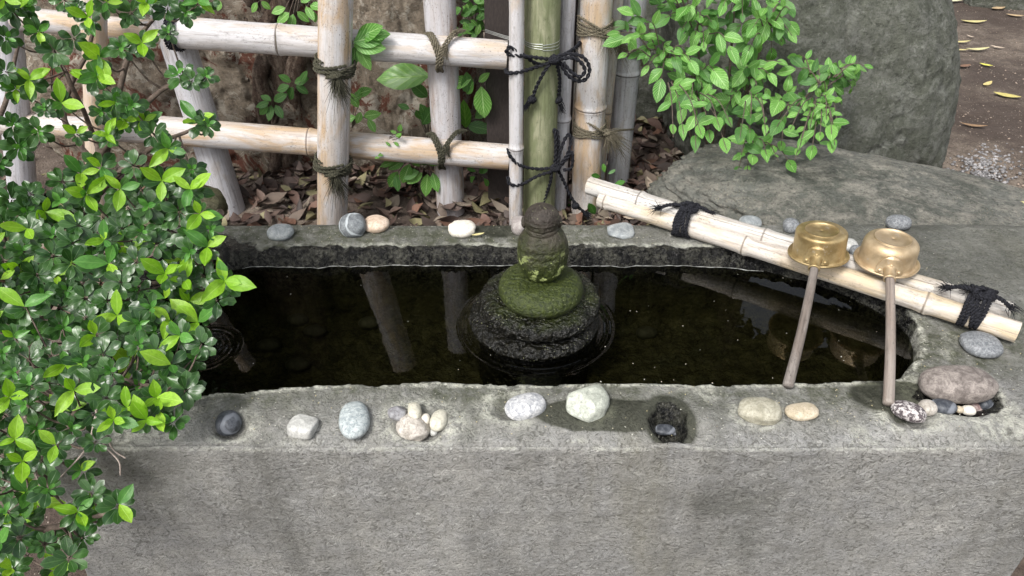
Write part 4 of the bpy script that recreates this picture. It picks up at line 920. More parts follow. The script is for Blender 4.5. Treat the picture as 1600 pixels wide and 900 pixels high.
# ------------------------------------------------------------------ leaves
def leaf_mesh(name, mat, W_=.5, wide=.5, tip=1.0, fold=.25, curl=.2, rows=6, wave=0., seed=0):
    r = random.Random(seed); V = []; U = []
    for i in range(rows + 1):
        v = i / rows
        w = W_ / 2 * (math.sin(math.pi * v ** (math.log(.5) / math.log(wide))) ** tip) if 0 < v < 1 else .004
        for u in (-1, -.5, 0, .5, 1):
            x = u * w; z = abs(u) * w * fold - curl * (v ** 2) * .5 + wave * math.sin(v * 9 + u * 2 + seed) * w
            V.append((x, v, z)); U.append((.5 + u / 2, v))
    return mk_mesh(name, V, gridfaces(rows + 1, 5)[:, ::-1], mat, True, {'rnd': np.zeros(len(V))}, U)
LM = {}
for key, mt, W_, wide, tip, fold in (('old', 'leaf_old', .60, .64, .55, .16), ('new', 'leaf_new', .46, .52, .85, .30), ('mid', 'leaf_mid', .46, .55, .75, .28),
                                     ('vein', 'leaf_vein', .54, .45, .80, .22), ('veind', 'leaf_veind', .54, .45, .80, .2), ('broad', 'leaf_broad', .50, .45, .75, .15)):
    LM[key] = [leaf_mesh('leaf', M[mt], W_ * (1 + .12 * (k % 3 - 1)), wide + .03 * (k % 2), tip, fold * (.5 + .35 * k), (.05, .25, .5, -.2, .8)[k], 6, .05 + .04 * k, k) for k in range(5)]
def lmat(p, d, n, L):
    d = Vector(d).normalized(); n = Vector(n); x = d.cross(n)
    if x.length < 1e-4: x = d.orthogonal()
    x.normalize(); n = x.cross(d).normalized()
    return Matrix(((x.x * L, d.x * L, n.x * L, p[0]), (x.y * L, d.y * L, n.y * L, p[1]), (x.z * L, d.z * L, n.z * L, p[2]), (0, 0, 0, 1)))
TOCAM = lambda p: (Vector((0, 0, CZ)) - Vector(p)).normalized()
def emit_leaves(leaves, parent, limit=290, label=None):
    """leaves: (matrix, kind, variant, size-in-picture). The largest become parts, the rest one stuff part per kind"""
    leaves.sort(key=lambda l: -l[3]); rest = {}
    for i, (mt, k, v, s) in enumerate(leaves):
        if i < limit: obj('leaf', LM[k][v], parent, mt)
        else: rest.setdefault(k, []).append((mt, v))
    for k, ls in rest.items():
        bag = Bag(); r = random.Random(3)
        for mt, v in ls:
            me = LM[k][v]; V = np.zeros(len(me.vertices) * 3); me.vertices.foreach_get('co', V); V = V.reshape(-1, 3)
            mm = np.array(mt); V = V @ mm[:3, :3].T + mm[:3, 3]; nr = len(V) // 5
            uv = np.array([(.5 + u / 2, i / (nr - 1)) for i in range(nr) for u in (-1, -.5, 0, .5, 1)])
            bag.add(V, gridfaces(nr, 5)[:, ::-1], r.random(), uv)
        o = obj('foliage', bag.mesh('foliage', M[{'old': 'leaf_old', 'new': 'leaf_new', 'mid': 'leaf_mid', 'vein': 'leaf_vein', 'veind': 'leaf_veind', 'broad': 'leaf_broad'}[k]], 'rnd', True, True), parent)
        o['kind'] = 'stuff'

# --- big evergreen shrub at the left
def inpoly(x, y, poly):
    c = False; j = len(poly) - 1
    for i in range(len(poly)):
        if (poly[i][1] > y) != (poly[j][1] > y) and x < (poly[j][0] - poly[i][0]) * (y - poly[i][1]) / (poly[j][1] - poly[i][1]) + poly[i][0]: c = not c
        j = i
    return c
def shrub_left():
    rs = random.Random(11)
    root = empty('evergreen_shrub', (-.86, .95, 0)); tag(root, 'big glossy evergreen shrub with bright new tips leaning over the left end of the basin', 'shrub')
    dense = [(0, 285), (60, 300), (120, 265), (210, 250), (300, 262), (300, 310), (330, 345), (330, 400), (345, 420), (350, 480), (310, 560), (296, 600), (270, 665), (190, 670), (130, 645), (95, 700), (40, 740), (40, 900), (0, 900)]
    ros = []   # px, py, size px, layer
    def ok(x, y, d): return all((x - a[0]) ** 2 + (y - a[1]) ** 2 > d * d for a in ros)
    # hand-read rosettes outside the dense mass
    for x, y, s in ((18, 15, 1), (60, 50, .9), (45, 10, .8), (85, 80, 1), (115, 60, .8), (140, 30, .8), (155, 90, 1), (150, 120, .9), (120, 15, .7), (100, 0, .8), (190, 75, .8), (222, 68, .9), (205, 20, .9), (230, 5, .8), (165, 5, .8),
                    (262, 12, 1), (290, 20, .8), (263, 50, .6), (280, 118, 1.05), (300, 125, .7), (322, 120, .7), (310, 192, 1), (325, 195, .8), (45, 128, 1), (8, 112, .8), (25, 140, .8), (180, 160, .95), (205, 165, .9), (195, 190, 1), (160, 175, .8), (148, 128, .9),
                    (95, 162, .9), (70, 170, .6), (60, 205, 1), (120, 210, .7), (20, 195, .9), (30, 230, 1), (170, 215, .8), (240, 210, .9), (262, 232, .9), (225, 190, .8), (10, 60, .9), (5, 0, .9), (330, 0, .5), (310, 5, .6),
                    (350, 440, 1.0), (318, 430, .8), (312, 505, 1.0), (280, 330, .9), (272, 380, .8), (250, 640, .9), (290, 610, 1), (130, 735, .8), (142, 770, 1), (120, 800, .9), (185, 790, 1), (160, 800, .8), (110, 830, .9), (130, 840, .8), (108, 872, 1.05),
                    (200, 640, 1), (232, 655, .9), (178, 655, .9), (165, 622, .9), (270, 600, 1), (296, 606, .9), (215, 604, 1), (244, 622, 1), (120, 640, .9), (150, 600, 1), (95, 640, .9), (60, 790, 1), (40, 770, .8), (75, 765, .9), (30, 840, 1), (70, 850, .7), (85, 890, .8), (20, 890, .9), (10, 800, .9), (150, 690, .75)):
        ros.append((x, y, s * (24.5 if y < 250 else 28), 0))
    tries = 0
    while tries < 9000:
        tries += 1; x = rs.uniform(-30, 380); y = rs.uniform(255, 930)
        if inpoly(x, y, dense) or x < 0:
            if ok(x, y, 27.5): ros.append((x, y, rs.uniform(21, 28), 0))
    n0 = len(ros)
    for k in range(60):                                         # deeper layer
        x = rs.uniform(-30, 320); y = rs.uniform(250, 920)
        if inpoly(x, y, dense): ros.append((x, y, rs.uniform(20, 28), 1))
    leaves = []; ends = []
    def Yof(y): return float(np.interp(y, [-20, 250, 450, 550, 600, 650, 700, 900], [1.36, 1.18, 1.00, .88, .81, .75, .69, .60]))
    for (x, y, s, lay) in ros:
        Y = Yof(y) + (.10 if lay else 0) + rs.uniform(-.035, .035)
        if lay: s *= .95
        p = aty(x, y, Y); sc = ppm(p); cam_ = TOCAM(p); ax = (cam_ * rs.uniform(.8, 1.2) + Vector((rs.uniform(-.4, .45), rs.uniform(-.2, .1), rs.uniform(.0, .6)))).normalized()
        ends.append((p, lay)); u = ax.orthogonal().normalized(); v = ax.cross(u)
        L = s * 1.16 / sc; new = rs.random(); nl = rs.randint(7, 10); a0 = rs.random() * 6.28
        for k in range(nl):
            a = a0 + k * 2.4; rad = (u * math.cos(a) + v * math.sin(a)); inner = k / nl
            el = .15 + .55 * (1 - inner) if False else rs.uniform(.0, .3) + .35 * inner
            d = rad * math.cos(el) + ax * math.sin(el); n = ax * math.cos(el) - rad * math.sin(el)
            ll = L * rs.uniform(.8, 1.05) * (1 - .3 * inner); kind = 'old'
            leaves.append((lmat(p - ax * .004 + d * .003, d, n, ll), kind, rs.randrange(5), ll * sc * (1 - .7 * lay)))
        if new < .42 and not lay or new < .12:
            for k in range(rs.randint(2, 5)):
                a = a0 + k * 2.1 + .5; rad = (u * math.cos(a) + v * math.sin(a)); el = rs.uniform(.35, 1.0); d = rad * math.cos(el) + ax * math.sin(el); n = ax * math.cos(el) - rad * math.sin(el)
                ll = L * rs.uniform(.85, 1.65); q = p + ax * .008
                leaves.append((lmat(q, d, n, ll), 'new' if rs.random() < .75 else 'mid', rs.randrange(5), ll * sc * 1.2))
        elif new < .7:
            for k in range(3):
                a = a0 + k * 2.1; rad = (u * math.cos(a) + v * math.sin(a)); d = rad * .6 + ax * .8; leaves.append((lmat(p + ax * .006, d, ax, L * .6), 'mid', rs.randrange(5), L * .6 * sc))
    emit_leaves(leaves, root, 296)
    # woody stems
    mains = [[(-.86, .95, 0), (-.84, .93, .25), aty(40, 620, .98), aty(60, 500, 1.08), aty(110, 380, 1.16), aty(155, 300, 1.22), aty(150, 225, 1.42), aty(110, 130, 1.34), aty(60, 40, 1.42)],
             [(-.84, .93, .25), aty(80, 600, 1.0), aty(110, 540, 1.04), aty(180, 470, 1.08), aty(250, 440, 1.08), aty(330, 450, 1.06)],
             [aty(155, 300, 1.22), aty(160, 270, 1.24), aty(115, 215, 1.30), aty(100, 160, 1.34), aty(135, 80, 1.38), aty(150, 10, 1.42)],
             [aty(155, 300, 1.22), aty(190, 265, 1.22), aty(235, 235, 1.22), aty(300, 200, 1.24)], [aty(150, 250, 1.25), aty(200, 190, 1.27), aty(255, 140, 1.30), aty(290, 122, 1.31)],
             [(-.84, .92, .2), aty(20, 700, .78), aty(60, 660, .78), aty(100, 610, .84), aty(170, 590, .84), aty(260, 610, .80)],
             [(-.86, .90, .1), aty(10, 850, .66), aty(60, 830, .64), aty(110, 820, .64), aty(170, 800, .64)], [(-.84, .92, .2), aty(30, 760, .70), aty(90, 700, .72), aty(120, 640, .78), aty(140, 600, .82)],
             [aty(110, 380, 1.16), aty(180, 370, 1.15), aty(260, 350, 1.14)], [(-.9, 1.0, .3), aty(-10, 300, 1.2), aty(10, 150, 1.36), aty(30, 60, 1.42)], [aty(160, 270, 1.24), aty(200, 90, 1.36), aty(250, 20, 1.40)]]
    nodes = []
    for i, m in enumerate(mains):
        b = Bag(); P = spline([tuple(q) for q in m], 40); P = P + .004 * np.stack([fbm(P, 14, 2, s + i) for s in (1, 2, 3)], -1); r0 = .013 if i == 0 else .0075
        tube(b, P, np.linspace(r0, .003, 40), 8); obj('branch', b.mesh('branch', M['twig']), root); nodes += [Vector(q) for q in P[3:]]
    b = Bag()
    for p, lay in ends:
        q = min(nodes, key=lambda c: (c - p).length + .5 * max(0, c.z - p.z)); m = p.lerp(q, .5) - Vector((0, 0, .015)); P = spline([tuple(p), tuple(m), tuple(q)], 8); tube(b, P, np.linspace(.0011, .0022, 8), 5, cap=False)
    o = obj('twigs', b.mesh('twigs', M['twig']), root); o['kind'] = 'stuff'
    # pale dead twig poking out over the corner of the basin
    b = Bag()
    for pts in (((150, 640), (160, 690), (185, 720), (188, 742)), ((160, 660), (175, 700), (196, 716)), ((150, 650), (135, 700), (95, 745)), ((40, 705), (55, 740), (65, 765))):
        tube(b, spline([tuple(aty(x, y, .722 - .0003 * (y - 640))) for x, y in pts], 20), np.linspace(.0018, .0010, 20), 5)
    obj('dead_twig', b.mesh('dead_twig', M['twigpale']), root)
shrub_left()

# --- leafy shrub at the right
def spray(root, clusters, leaves, rs, kinds, lsize, tw, fanout=.9):
    for (base, tip, n, sz) in clusters:
        P = spline([tuple(base), tuple(base.lerp(tip, .5) + Vector((0, 0, .02))), tuple(tip)], 24); tube(tw, P, np.linspace(.0018, .0008, 24), 5, cap=False)
        for k in range(n):
            t = (k + .6) / n; i = min(23, int(t * 23)); p = Vector(P[i]); d = Vector(P[min(23, i + 1)] - P[max(0, i - 1)]).normalized(); c = TOCAM(p)
            side = d.cross(c).normalized() * (1 if k % 2 else -1)
            dd = (side * rs.uniform(.6, 1) + d * rs.uniform(.3, .9) + Vector((rs.uniform(-.3, .3), 0, rs.uniform(-.5, .45)))).normalized() if k < n - 1 else d
            nn = (c * rs.uniform(.5, 1) + Vector((rs.uniform(-.3, .3), rs.uniform(-.3, .1), rs.uniform(.2, .9)))).normalized()
            L = sz * rs.uniform(.7, 1.1) * (.7 + .4 * t); leaves.append((lmat(p, dd, nn, L), rs.choice(kinds), rs.randrange(5), L * ppm(p)))
def shrub_right():
    rs = random.Random(21); base = aty(1133, 250, 2.02); base.z = LITTER - .02
    root = empty('leafy_shrub', base); tag(root, 'light green leafy shrub with strongly veined leaves in front of the huge boulder', 'shrub')
    leaves = []; tw = Bag()
    poly = [(965, 55), (985, 20), (1010, -40), (1240, -40), (1245, 60), (1255, 95), (1300, 110), (1358, 95), (1350, 135), (1300, 150), (1270, 150), (1300, 185), (1312, 235), (1245, 250), (1230, 262), (1180, 262), (1150, 275), (1150, 240), (1085, 235), (1050, 215), (1070, 185), (1040, 140), (1000, 110)]
    hubs = [aty(1120, 200, 1.94), aty(1080, 120, 1.92), aty(1170, 120, 1.90), aty(1200, 40, 1.92), aty(1090, 40, 1.94), aty(1220, 180, 1.88), aty(1170, 210, 1.88), aty(1150, -20, 1.94), aty(1280, 130, 1.84), aty(1040, 90, 1.92)]
    for i, h in enumerate(hubs):
        b = Bag(); P = spline([tuple(base), tuple(base.lerp(h, .55) + Vector((rs.uniform(-.03, .03), 0, .03))), tuple(h)], 26); tube(b, P, np.linspace(.006, .002, 26), 7)
        obj('stem', b.mesh('stem', M['twig']), root)
    cl = []; ends = []; tries = 0
    while len(ends) < 125 and tries < 6000:
        tries += 1; x = rs.uniform(960, 1365); y = rs.uniform(-45, 275)
        if inpoly(x, y, poly) and all((x - a) ** 2 + (y - b) ** 2 > 17 ** 2 for a, b in ends): ends.append((x, y))
    ends += [(1352, 103), (1330, 132), (1306, 62 + 40), (965, 52), (972, 88), (1236, 258), (1152, 272), (1300, 232), (1308, 190), (1052, 215)]
    for x, y in ends:
        Y = (1.78 if y < 185 else 1.52) + .13 * rs.random() + (.0 if y > 150 else .04); p = aty(x, y, Y); h = min(hubs, key=lambda c: (c - p).length); 
        st = h.lerp(p, .35 if (h - p).length > .09 else 0.0); cl.append((st, p, rs.randint(3, 5), rs.choice((.058, .052, .044, .032)) * (1 if y < 185 else .85)))
    spray(root, cl, leaves, rs, ['vein', 'vein', 'vein', 'veind'], .05, tw)
    for k in range(60):
        x, y = ends[k % len(ends)]; x += rs.uniform(-20, 20); y += rs.uniform(-16, 16)
        if not inpoly(x, y, poly): continue
        p = aty(x, y, rs.uniform(1.92, 2.0)); d = Vector((rs.uniform(-1, 1), rs.uniform(-.6, .2), rs.uniform(-.6, .4))); leaves.append((lmat(p, d, TOCAM(p) + Vector((0, 0, .6)), .05), 'veind', rs.randrange(5), 10))
    emit_leaves(leaves, root, 298)
    o = obj('twigs', tw.mesh('twigs', M['twig']), root); o['kind'] = 'stuff'
shrub_right()

# --- small plants growing through and behind the fence
def plant(name, label, Y, cl, kinds, seed, cat='plant', group=None, foot=None, stem=True):
    Y = Y + .30
    rs = random.Random(seed); x0 = sum(c[0] for c in cl) / len(cl); y0 = max(c[1] for c in cl); b0 = aty(*(foot or (x0, y0 + 10)), Y + .02)
    root = empty(name, b0); tag(root, label, cat, group); leaves = []; tw = Bag()
    for (x, y, L, ang, *kk) in cl:      # base of leaf x,y ; length px ; direction in the picture, degrees (0 right, 90 up)
        p = aty(x, y, Y + rs.uniform(-.015, .015)); sc = ppm(p); a = math.radians(ang)
        q = aty(x + L * math.cos(a), y - L * math.sin(a), Y + rs.uniform(-.02, .01)); d = q - p
        n = TOCAM(p) + Vector((rs.uniform(-.3, .3), 0, rs.uniform(0, .5))); leaves.append((lmat(p, d, n, d.length), kk[0] if kk else rs.choice(kinds), rs.randrange(2), L))
        if stem: tube(tw, spline([tuple(b0), tuple(b0.lerp(p, .5) + Vector((0, .015, .01))), tuple(p)], 14), np.linspace(.0014, .0008, 14), 5, cap=False)
    emit_leaves(leaves, root, 290)
    if stem: obj('stem', tw.mesh('stem', M['twig']), root)
V_, VD, BR, MD = ['vein'], ['veind'], ['broad'], ['mid']
plant('climbing_plant', 'bright serrated leaves tucked against the tall tan post at the top rail', 1.56, [(552, 66, 56, 15), (552, 70, 50, -5), (558, 72, 44, -60), (556, 60, 46, 25), (555, 72, 34, -95), (570, 55, 40, 5)], V_, 1, foot=(545, 80))
plant('climbing_plant', 'sprig of five leaves right of the tall post, above the lower rail', 1.64, [(556, 148, 26, 20), (566, 150, 18, 200), (560, 168, 26, 120), (556, 182, 26, 200), (568, 182, 28, 10), (575, 186, 24, -60), (564, 175, 20, 250), (552, 160, 22, 60)], V_, 2, foot=(550, 200))
plant('climbing_plant', 'drooping sprig hanging at the top of the picture left of the tall post', 1.70, [(452, 20, 26, 220), (458, 22, 26, 260), (464, 18, 26, 320), (478, 10, 26, 300), (484, 8, 22, 350), (402, 4, 18, 240), (408, 2, 20, 320), (446, 12, 24, 200), (470, 4, 24, 40), (490, 18, 18, 280), (345, 2, 16, 250)], V_, 3, foot=(470, -20))
plant('climbing_plant', 'small compound leaves against the tan boulder between the rails', 1.78, [(420, 160, 22, 200), (424, 158, 20, 150), (428, 158, 22, 30), (424, 164, 26, 260), (430, 164, 24, 300), (418, 164, 20, 230), (455, 128, 22, 150), (460, 130, 24, 20), (462, 134, 24, 330), (458, 136, 22, 250), (452, 134, 22, 200), (470, 128, 20, 60)], VD, 4, foot=(425, 200))
plant('broad_leaf_plant', 'plant with one long yellow green leaf under the top rail and dark oval leaves below', 1.76, [(672, 118, 86, 182), (668, 152, 34, 140, 'veind'), (660, 195, 34, 60, 'veind'), (672, 190, 30, 120, 'veind'), (640, 170, 20, 160, 'veind'), (650, 172, 18, 300, 'veind')], BR, 5, foot=(668, 215))
plant('climbing_plant', 'leafy sprigs hanging below the lower rail left of the third post', 1.64, [(632, 250, 30, 210), (640, 256, 34, 250), (628, 246, 26, 180), (622, 268, 30, 240), (618, 274, 26, 280), (660, 270, 30, 215), (668, 272, 36, 265), (676, 270, 32, 285), (655, 268, 32, 195), (668, 256, 28, 20), (672, 254, 26, 160), (616, 252, 24, 200), (640, 246, 22, 320)], V_ + VD, 6, foot=(665, 235))
plant('climbing_plant', 'tiny leaved vine crossing the lower rail', 1.585, [(600, 240, 10, 200), (606, 234, 9, 40), (610, 228, 10, 140), (616, 222, 9, 320), (622, 216, 10, 60), (620, 208, 11, 160), (624, 206, 11, 80), (594, 244, 9, 200), (588, 246, 9, 100), (618, 212, 9, 10)], V_, 7, foot=(580, 250))
plant('broad_leaf_plant', 'hanging leaves between the third post and the dark square post', 1.66, [(736, 124, 40, 195), (740, 128, 24, 235), (752, 135, 52, 275), (748, 128, 22, 40), (730, 145, 30, 90, 'veind')], V_, 8, foot=(742, 112))
plant('broad_leaf_plant', 'upright dull green leaves low behind the dark square post', 1.80, [(728, 200, 44, 95, 'broad'), (742, 185, 34, 40, 'veind'), (730, 196, 40, 350, 'veind'), (720, 186, 30, 130, 'veind'), (750, 205, 30, 20, 'veind')], VD, 9, foot=(728, 225))
plant('climbing_plant', 'dense small leaves at the top between the third and dark posts', 1.95, [(716 + (i * 37) % 48, -6 + (i * 23) % 62, 15 + i % 6, (i * 97) % 360) for i in range(34)], V_ + VD, 10, foot=(738, 80))
plant('seedling', 'small round leaved weed low against the dark square post', 1.66, [(744, 268, 16, 160), (748, 270, 14, 20), (756, 278, 16, 300), (752, 272, 12, 90), (742, 276, 12, 220)], MD, 11, foot=(748, 290))
plant('seedling', 'round leaved weed behind the left end of the bamboo rest', 1.62, [(945, 270, 14, 100), (950, 272, 14, 30), (938, 276, 14, 170), (958, 290, 20, 20), (946, 300, 18, 200), (944, 325, 24, 10), (948, 335, 30, 345), (972, 325, 26, 330), (985, 335, 22, 10), (930, 335, 20, 120), (965, 340, 22, 60)], MD, 12, foot=(950, 345))
plant('seedling', 'small weed beside the foot of the tan post behind the lower bow', 1.70, [(884, 320, 18, 140), (888, 322, 16, 60), (884, 330, 14, 200)], MD, 13, foot=(888, 345))
plant('climbing_plant', 'spray of leaves behind the far left post', 1.72, [(78, 100, 22, 40), (86, 104, 22, 320), (74, 108, 24, 200), (80, 96, 20, 100)], VD, 14, foot=(80, 140))

# ------------------------------------------------------------------ leaf litter, gravel, fallen leaves, petals
def litter():
    from mathutils import Euler
    rs = np.random.RandomState(3); b = Bag(); cols = [(.15, .085, .065), (.20, .13, .10), (.10, .062, .05), (.27, .20, .155), (.36, .29, .22), (.18, .12, .10), (.07, .048, .04), (.22, .11, .07), (.30, .27, .13), (.13, .09, .075)]
    F4 = gridfaces(7, 3); shapes = []
    for q in range(40):
        w = rs.uniform(.33, .58); cu = rs.uniform(-.8, 1.6); fo = rs.uniform(-.5, 1.1); tw = rs.normal() * .5; V = []
        for k in range(7):
            v = k / 6; ww = w / 2 * (math.sin(math.pi * min(.99, max(.01, v ** .85))) ** 1.1)
            for u in (-1, 0, 1): V.append((u * ww, v - .5, abs(u) * ww * fo + cu * (v - .5) ** 2 * .55 + tw * u * ww * (v - .5) + rs.normal() * .012))
        c = np.array(cols[q % len(cols)]) * rs.uniform(.5, 1.05); c = np.clip(c * .85 + c.mean() * .15, 0, 1)
        shapes.append((np.array(V), c, mk_mesh('dead_leaf', V, F4, M['litter'], True, {'col': np.tile(c, (len(V), 1))})))
    out = []
    for i in range(4200):
        if i < 2300: x = rs.uniform(-1.5, .45); y = 1.44 + rs.rand() ** 1.2 * .85
        elif i < 3300: x = rs.uniform(.1, .80); y = 1.44 + rs.rand() * 1.15
        else: x = rs.uniform(-1.8, 1.2); y = 2.0 + rs.rand() * 1.9
        L = rs.uniform(.03, .085); z = LITTER + .004 + .032 * rs.rand() ** 1.5 + .014 * math.sin(x * 9) * math.cos(y * 8)
        Rm = Euler((rs.normal() * .38, rs.normal() * .38, rs.rand() * 6.28)).to_matrix(); px, py = proj((x, y, z)); vis = 300 < px < 1160 and 150 < py < 348 and not (470 < px < 545)
        if 560 < px < 660 and py < 240: vis = False
        out.append(((L * ppm((x, y, z)) + 40 * (z - LITTER) / .03) if vis else 0, x, y, z, L, Rm, rs.randint(40)))
    out.sort(key=lambda o: -o[0]); g = bpy.data.objects['ground']
    for k, (sz, x, y, z, L, Rm, q) in enumerate(out):
        V, c, me = shapes[q]
        if k < 298: obj('dead_leaf', me, g, Matrix.Translation((x, y, z)) @ Rm.to_4x4() @ Matrix.Scale(L, 4))
        else: b.add(V * L @ np.array(Rm).T + [x, y, z], F4, c)
    tag(obj('leaf_litter', b.mesh('leaf_litter', M['litter'], 'col')), 'brown dead leaves carpeting the soil behind the fence and basin', kind='stuff')
litter()
def bits():
    rs = np.random.RandomState(8); b = Bag(); ico = [(0, 0, 1), (.9, 0, .2), (0, .9, .1), (-.9, 0, .2), (0, -.9, .1), (0, 0, -1)]; f = [(0, 1, 2, 2), (0, 2, 3, 3), (0, 3, 4, 4), (0, 4, 1, 1), (5, 2, 1, 1), (5, 3, 2, 2), (5, 4, 3, 3), (5, 1, 4, 4)]
    V = []; Fc = []; A = []
    for i in range(900):
        if i < 420: q = at(1540 + rs.normal() * 24, 265 + rs.normal() * 16, LITTER); s = rs.uniform(.004, .010); c = np.array([.25, .245, .25]) * rs.uniform(.4, 1.5)
        else: q = at(1440 + rs.rand() * 165, rs.rand() * 320, LITTER); s = rs.uniform(.002, .006); c = np.array([.34, .27, .22]) * rs.uniform(.5, 1.3)
        n = len(V)
        for v in ico: V.append((q.x + v[0] * s * rs.uniform(.7, 1.2), q.y + v[1] * s * rs.uniform(.7, 1.2), q.z + .003 + v[2] * s * .7)); A.append(c)
        Fc += [(n + a_, n + b_, n + c_) for a_, b_, c_, _ in f]
    me = mk_mesh('gravel', V, np.array(Fc), M['soilpebble'], False, {'col': np.array(A)}); tag(obj('gravel', me), 'pale grey gravel patch and grit on the dirt path right of the boulder', kind='stuff')
bits()
def small_leaf(name, p, L, w, az, col, label, cat='leaf', group=None, cu=.5, tilt=(0, 0)):
    from mathutils import Euler
    V = []; n = 8
    for k in range(n + 1):
        v = k / n; ww = w / 2 * (math.sin(math.pi * min(.985, max(.015, v))) ** .75)
        for u in (-1, -.5, 0, .5, 1): V.append((u * ww, (v - .5) * L, abs(u) * ww * .35 + cu * L * (v - .5) ** 2 + .002))
    me = mk_mesh(name, V, gridfaces(n + 1, 5), M['petal'], True, {'col': np.tile(col, (len(V), 1))})
    o = obj(name, me, None, Matrix.Translation(Vector(p)) @ Euler((tilt[0], tilt[1], az)).to_matrix().to_4x4()); return tag(o, label, cat, group)
YL, OR, PK = (.56, .50, .24), (.44, .33, .20), (.52, .43, .34)
for px, py, L, az, c, lab in ((1480, 3, 58, 1.3, (.62, .60, .40), 'cream fallen leaf at the top edge beside the second boulder'), (1520, 36, 60, 1.5, YL, 'long yellow fallen leaf high on the dirt path'), (1559, 15, 40, 2.0, OR, 'brownish fallen leaf near the top right of the path'),
                              (1585, 26, 36, 1.2, OR, 'dull brown fallen leaf at the right edge near the edging stone'), (1500, 67, 50, 1.6, YL, 'thin yellow fallen leaf, upper of two lying close together'), (1497, 79, 48, 1.2, YL, 'yellow fallen leaf lying left in the row of three'),
                              (1526, 79, 56, 1.7, (.60, .56, .30), 'curved pale yellow fallen leaf in the middle of the row of three'), (1558, 75, 26, .9, PK, 'short pinkish fallen leaf at the right end of the row of three'), (1516, 58, 22, .5, PK, 'tiny pinkish fallen leaf above the row of three'),
                              (1540, 103, 34, .9, (.62, .60, .12), 'bright yellow fallen leaf alone on the path'), (1542, 133, 44, -.9, (.60, .50, .22), 'golden fallen leaf folded upright below the bright yellow one'), (1572, 152, 54, 1.0, (.50, .44, .16), 'curved mustard fallen leaf near the right edge'),
                              (1506, 105, 42, 1.9, (.20, .12, .08), 'dark brown curled fallen leaf beside the boulder'), (1520, 198, 60, 1.25, (.26, .17, .10), 'narrow brown dead leaf on the dark dirt beside the boulder')):
    p = at(px, py, LITTER + .006); s = (.55 + .25 * random.Random(px).random()) * L / ppm(p); small_leaf('fallen_leaf', p, s, s * random.Random(py).uniform(.22, .42), az, c, lab, group='fallen leaves on the dirt path', cu=.4)
p = at(1585, 318, .50); small_leaf('fallen_leaf', p, .06, .016, 1.2, YL, 'long yellow fallen leaf at the right end of the rock slab')
p = at(747, 368, RIM + .004); small_leaf('fallen_leaf', p, .028, .008, 1.9, YL, 'little yellow leaf beside the white lumpy pebble', cu=.3)
def petals():
    rs = np.random.RandomState(12); b = Bag(); F4 = np.array([(0, 1, 2, 3)])
    def bit(x, y, z, s, c):
        a = rs.rand() * 6.28; V = np.array([(-1, -.4, 0), (.2, -.5, .15), (1, .3, 0), (-.3, .6, .2)]) * s; ca, sa = math.cos(a), math.sin(a)
        V = np.stack([V[:, 0] * ca - V[:, 1] * sa + x, V[:, 0] * sa + V[:, 1] * ca + y, V[:, 2] + z], -1); b.add(V, F4, np.array(c))
    k = 0
    while k < 48:
        x = rs.uniform(-.5, .72); y = rs.uniform(.92, 1.25)
        if sdist(np.array([x]), np.array([y]))[0] > .03 and (x > .1 or rs.rand() < .25): bit(x, y, WATER + .001, rs.uniform(.0007, .0018), (.70, .70, .62)); k += 1
    n = 0
    while n < 620:
        x = rs.uniform(-.66, .9); y = rs.uniform(.775, 1.40)
        if sdist(np.array([x]), np.array([y]))[0] < -.004 and not (y > 1.25 and x > .35 and rs.rand() < .5):
            c = [(.66, .62, .48), (.60, .52, .30), (.70, .70, .62)][rs.randint(3)]; bit(x, y, zt1(x, y) + .0022, rs.uniform(.0006, .0016), c); n += 1
    tag(obj('petal_bits', b.mesh('petal_bits', M['petal'], 'col', False)), 'tiny pale petals and husks scattered on water and rim', kind='stuff')
petals()
b = Bag(); tube(b, spline([tuple(at(300, 330, .50)), tuple(at(330, 338, .5)), tuple(at(345, 332, .52))], 12), .009, 10); tag(obj('dead_stick', b.mesh('dead_stick', M['twig'])), 'short grey stick lying at the back rim by the leaning post', 'stick')
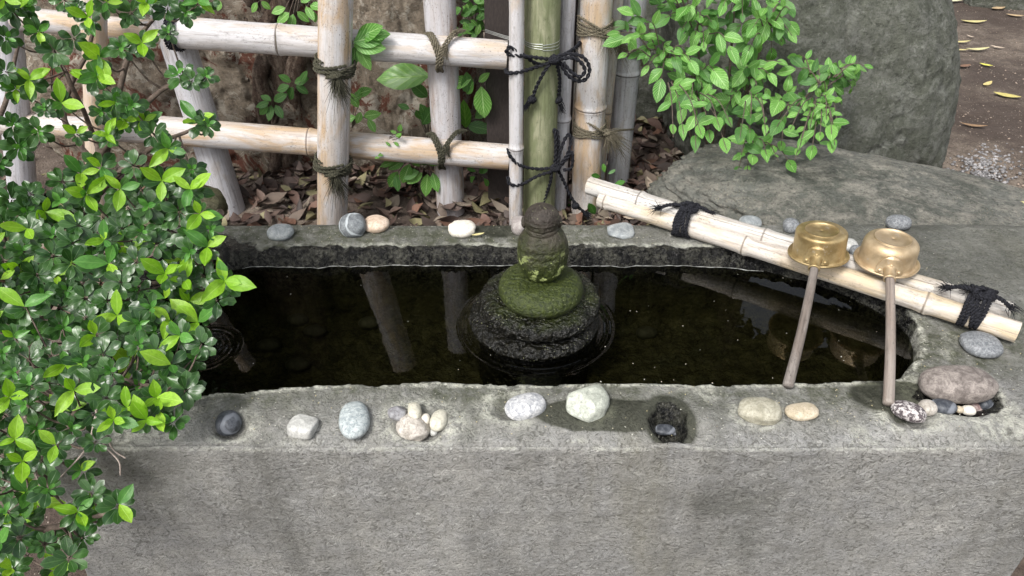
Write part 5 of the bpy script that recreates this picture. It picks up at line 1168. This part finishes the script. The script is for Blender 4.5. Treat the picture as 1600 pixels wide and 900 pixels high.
b = Bag(); tube(b, spline([tuple(at(1010, 306, LITTER + .04)), tuple(at(1040, 312, LITTER + .045)), tuple(at(1085, 316, LITTER + .04))], 14), np.linspace(.006, .004, 14), 8); tag(obj('dead_stick', b.mesh('dead_stick', M['twigpale'])), 'pale dead stick on the leaf litter behind the bamboo rest', 'stick')

# ------------------------------------------------------------------ evergreen trees beyond, seen in the water and shading the far side
def far_trees():
    rs = np.random.RandomState(31); b = Bag(); n = 15000; V = []
    D = rs.normal(size=(n, 3)); D /= np.linalg.norm(D, axis=1)[:, None]; R = rs.rand(n) ** .4
    C = D * R[:, None] * [1.5, 1.2, 1.7]; C *= (1 + .25 * fbm(D, 2.2, 3, 5))[:, None]
    for c in C:
        u = rs.normal(size=3); u /= np.linalg.norm(u); v = np.cross(u, rs.normal(size=3)); v /= np.linalg.norm(v); s = rs.uniform(.07, .15)
        V.append([c - u * s, c + v * s * .45, c + u * s, c - v * s * .45])
    V = np.array(V).reshape(-1, 3); Fc = np.arange(len(V)).reshape(-1, 4)
    crown = mk_mesh('crown', V, Fc, m_plain('far_leaf', (.006, .013, .005), (.014, .026, .009), 3, .8, Specular_IOR_Level=.1), False)
    tb = Bag(); tube(tb, spline([(0, 0, -3.2), (.05, 0, -1.6), (0, .05, 0), (.05, 0, 1)], 20), np.linspace(.16, .06, 20), 12); trunk = tb.mesh('trunk', M['bark'])
    for (x, y, z, s, lab) in ((-4.6, 4.6, 3.6, 1.1, 'far left'), (-2.3, 4.4, 3.3, 1.15, 'left'), (-.2, 4.7, 3.5, 1.15, 'middle'), (-1.3, 3.6, 5.4, 1.1, ''), (1.6, 4.4, 5.5, 1.15, ''), (3.9, 4.9, 6.1, 1.25, ''), (.4, 4.9, 3.4, 1.05, ''), (-.2, 6.4, 3.6, 1.0, '')):
        t = empty('evergreen_tree', (x, y, .4)); tag(t, 'dark evergreen tree beyond the fence, mirrored in the pool', 'tree', 'trees beyond the fence')
        mt = Matrix.Translation((x, y, z)) @ Matrix.Rotation(x * 2, 4, 'Z') @ Matrix.Scale(s, 4); obj('crown', crown, t, mt); obj('trunk', trunk, t, mt)
far_trees()
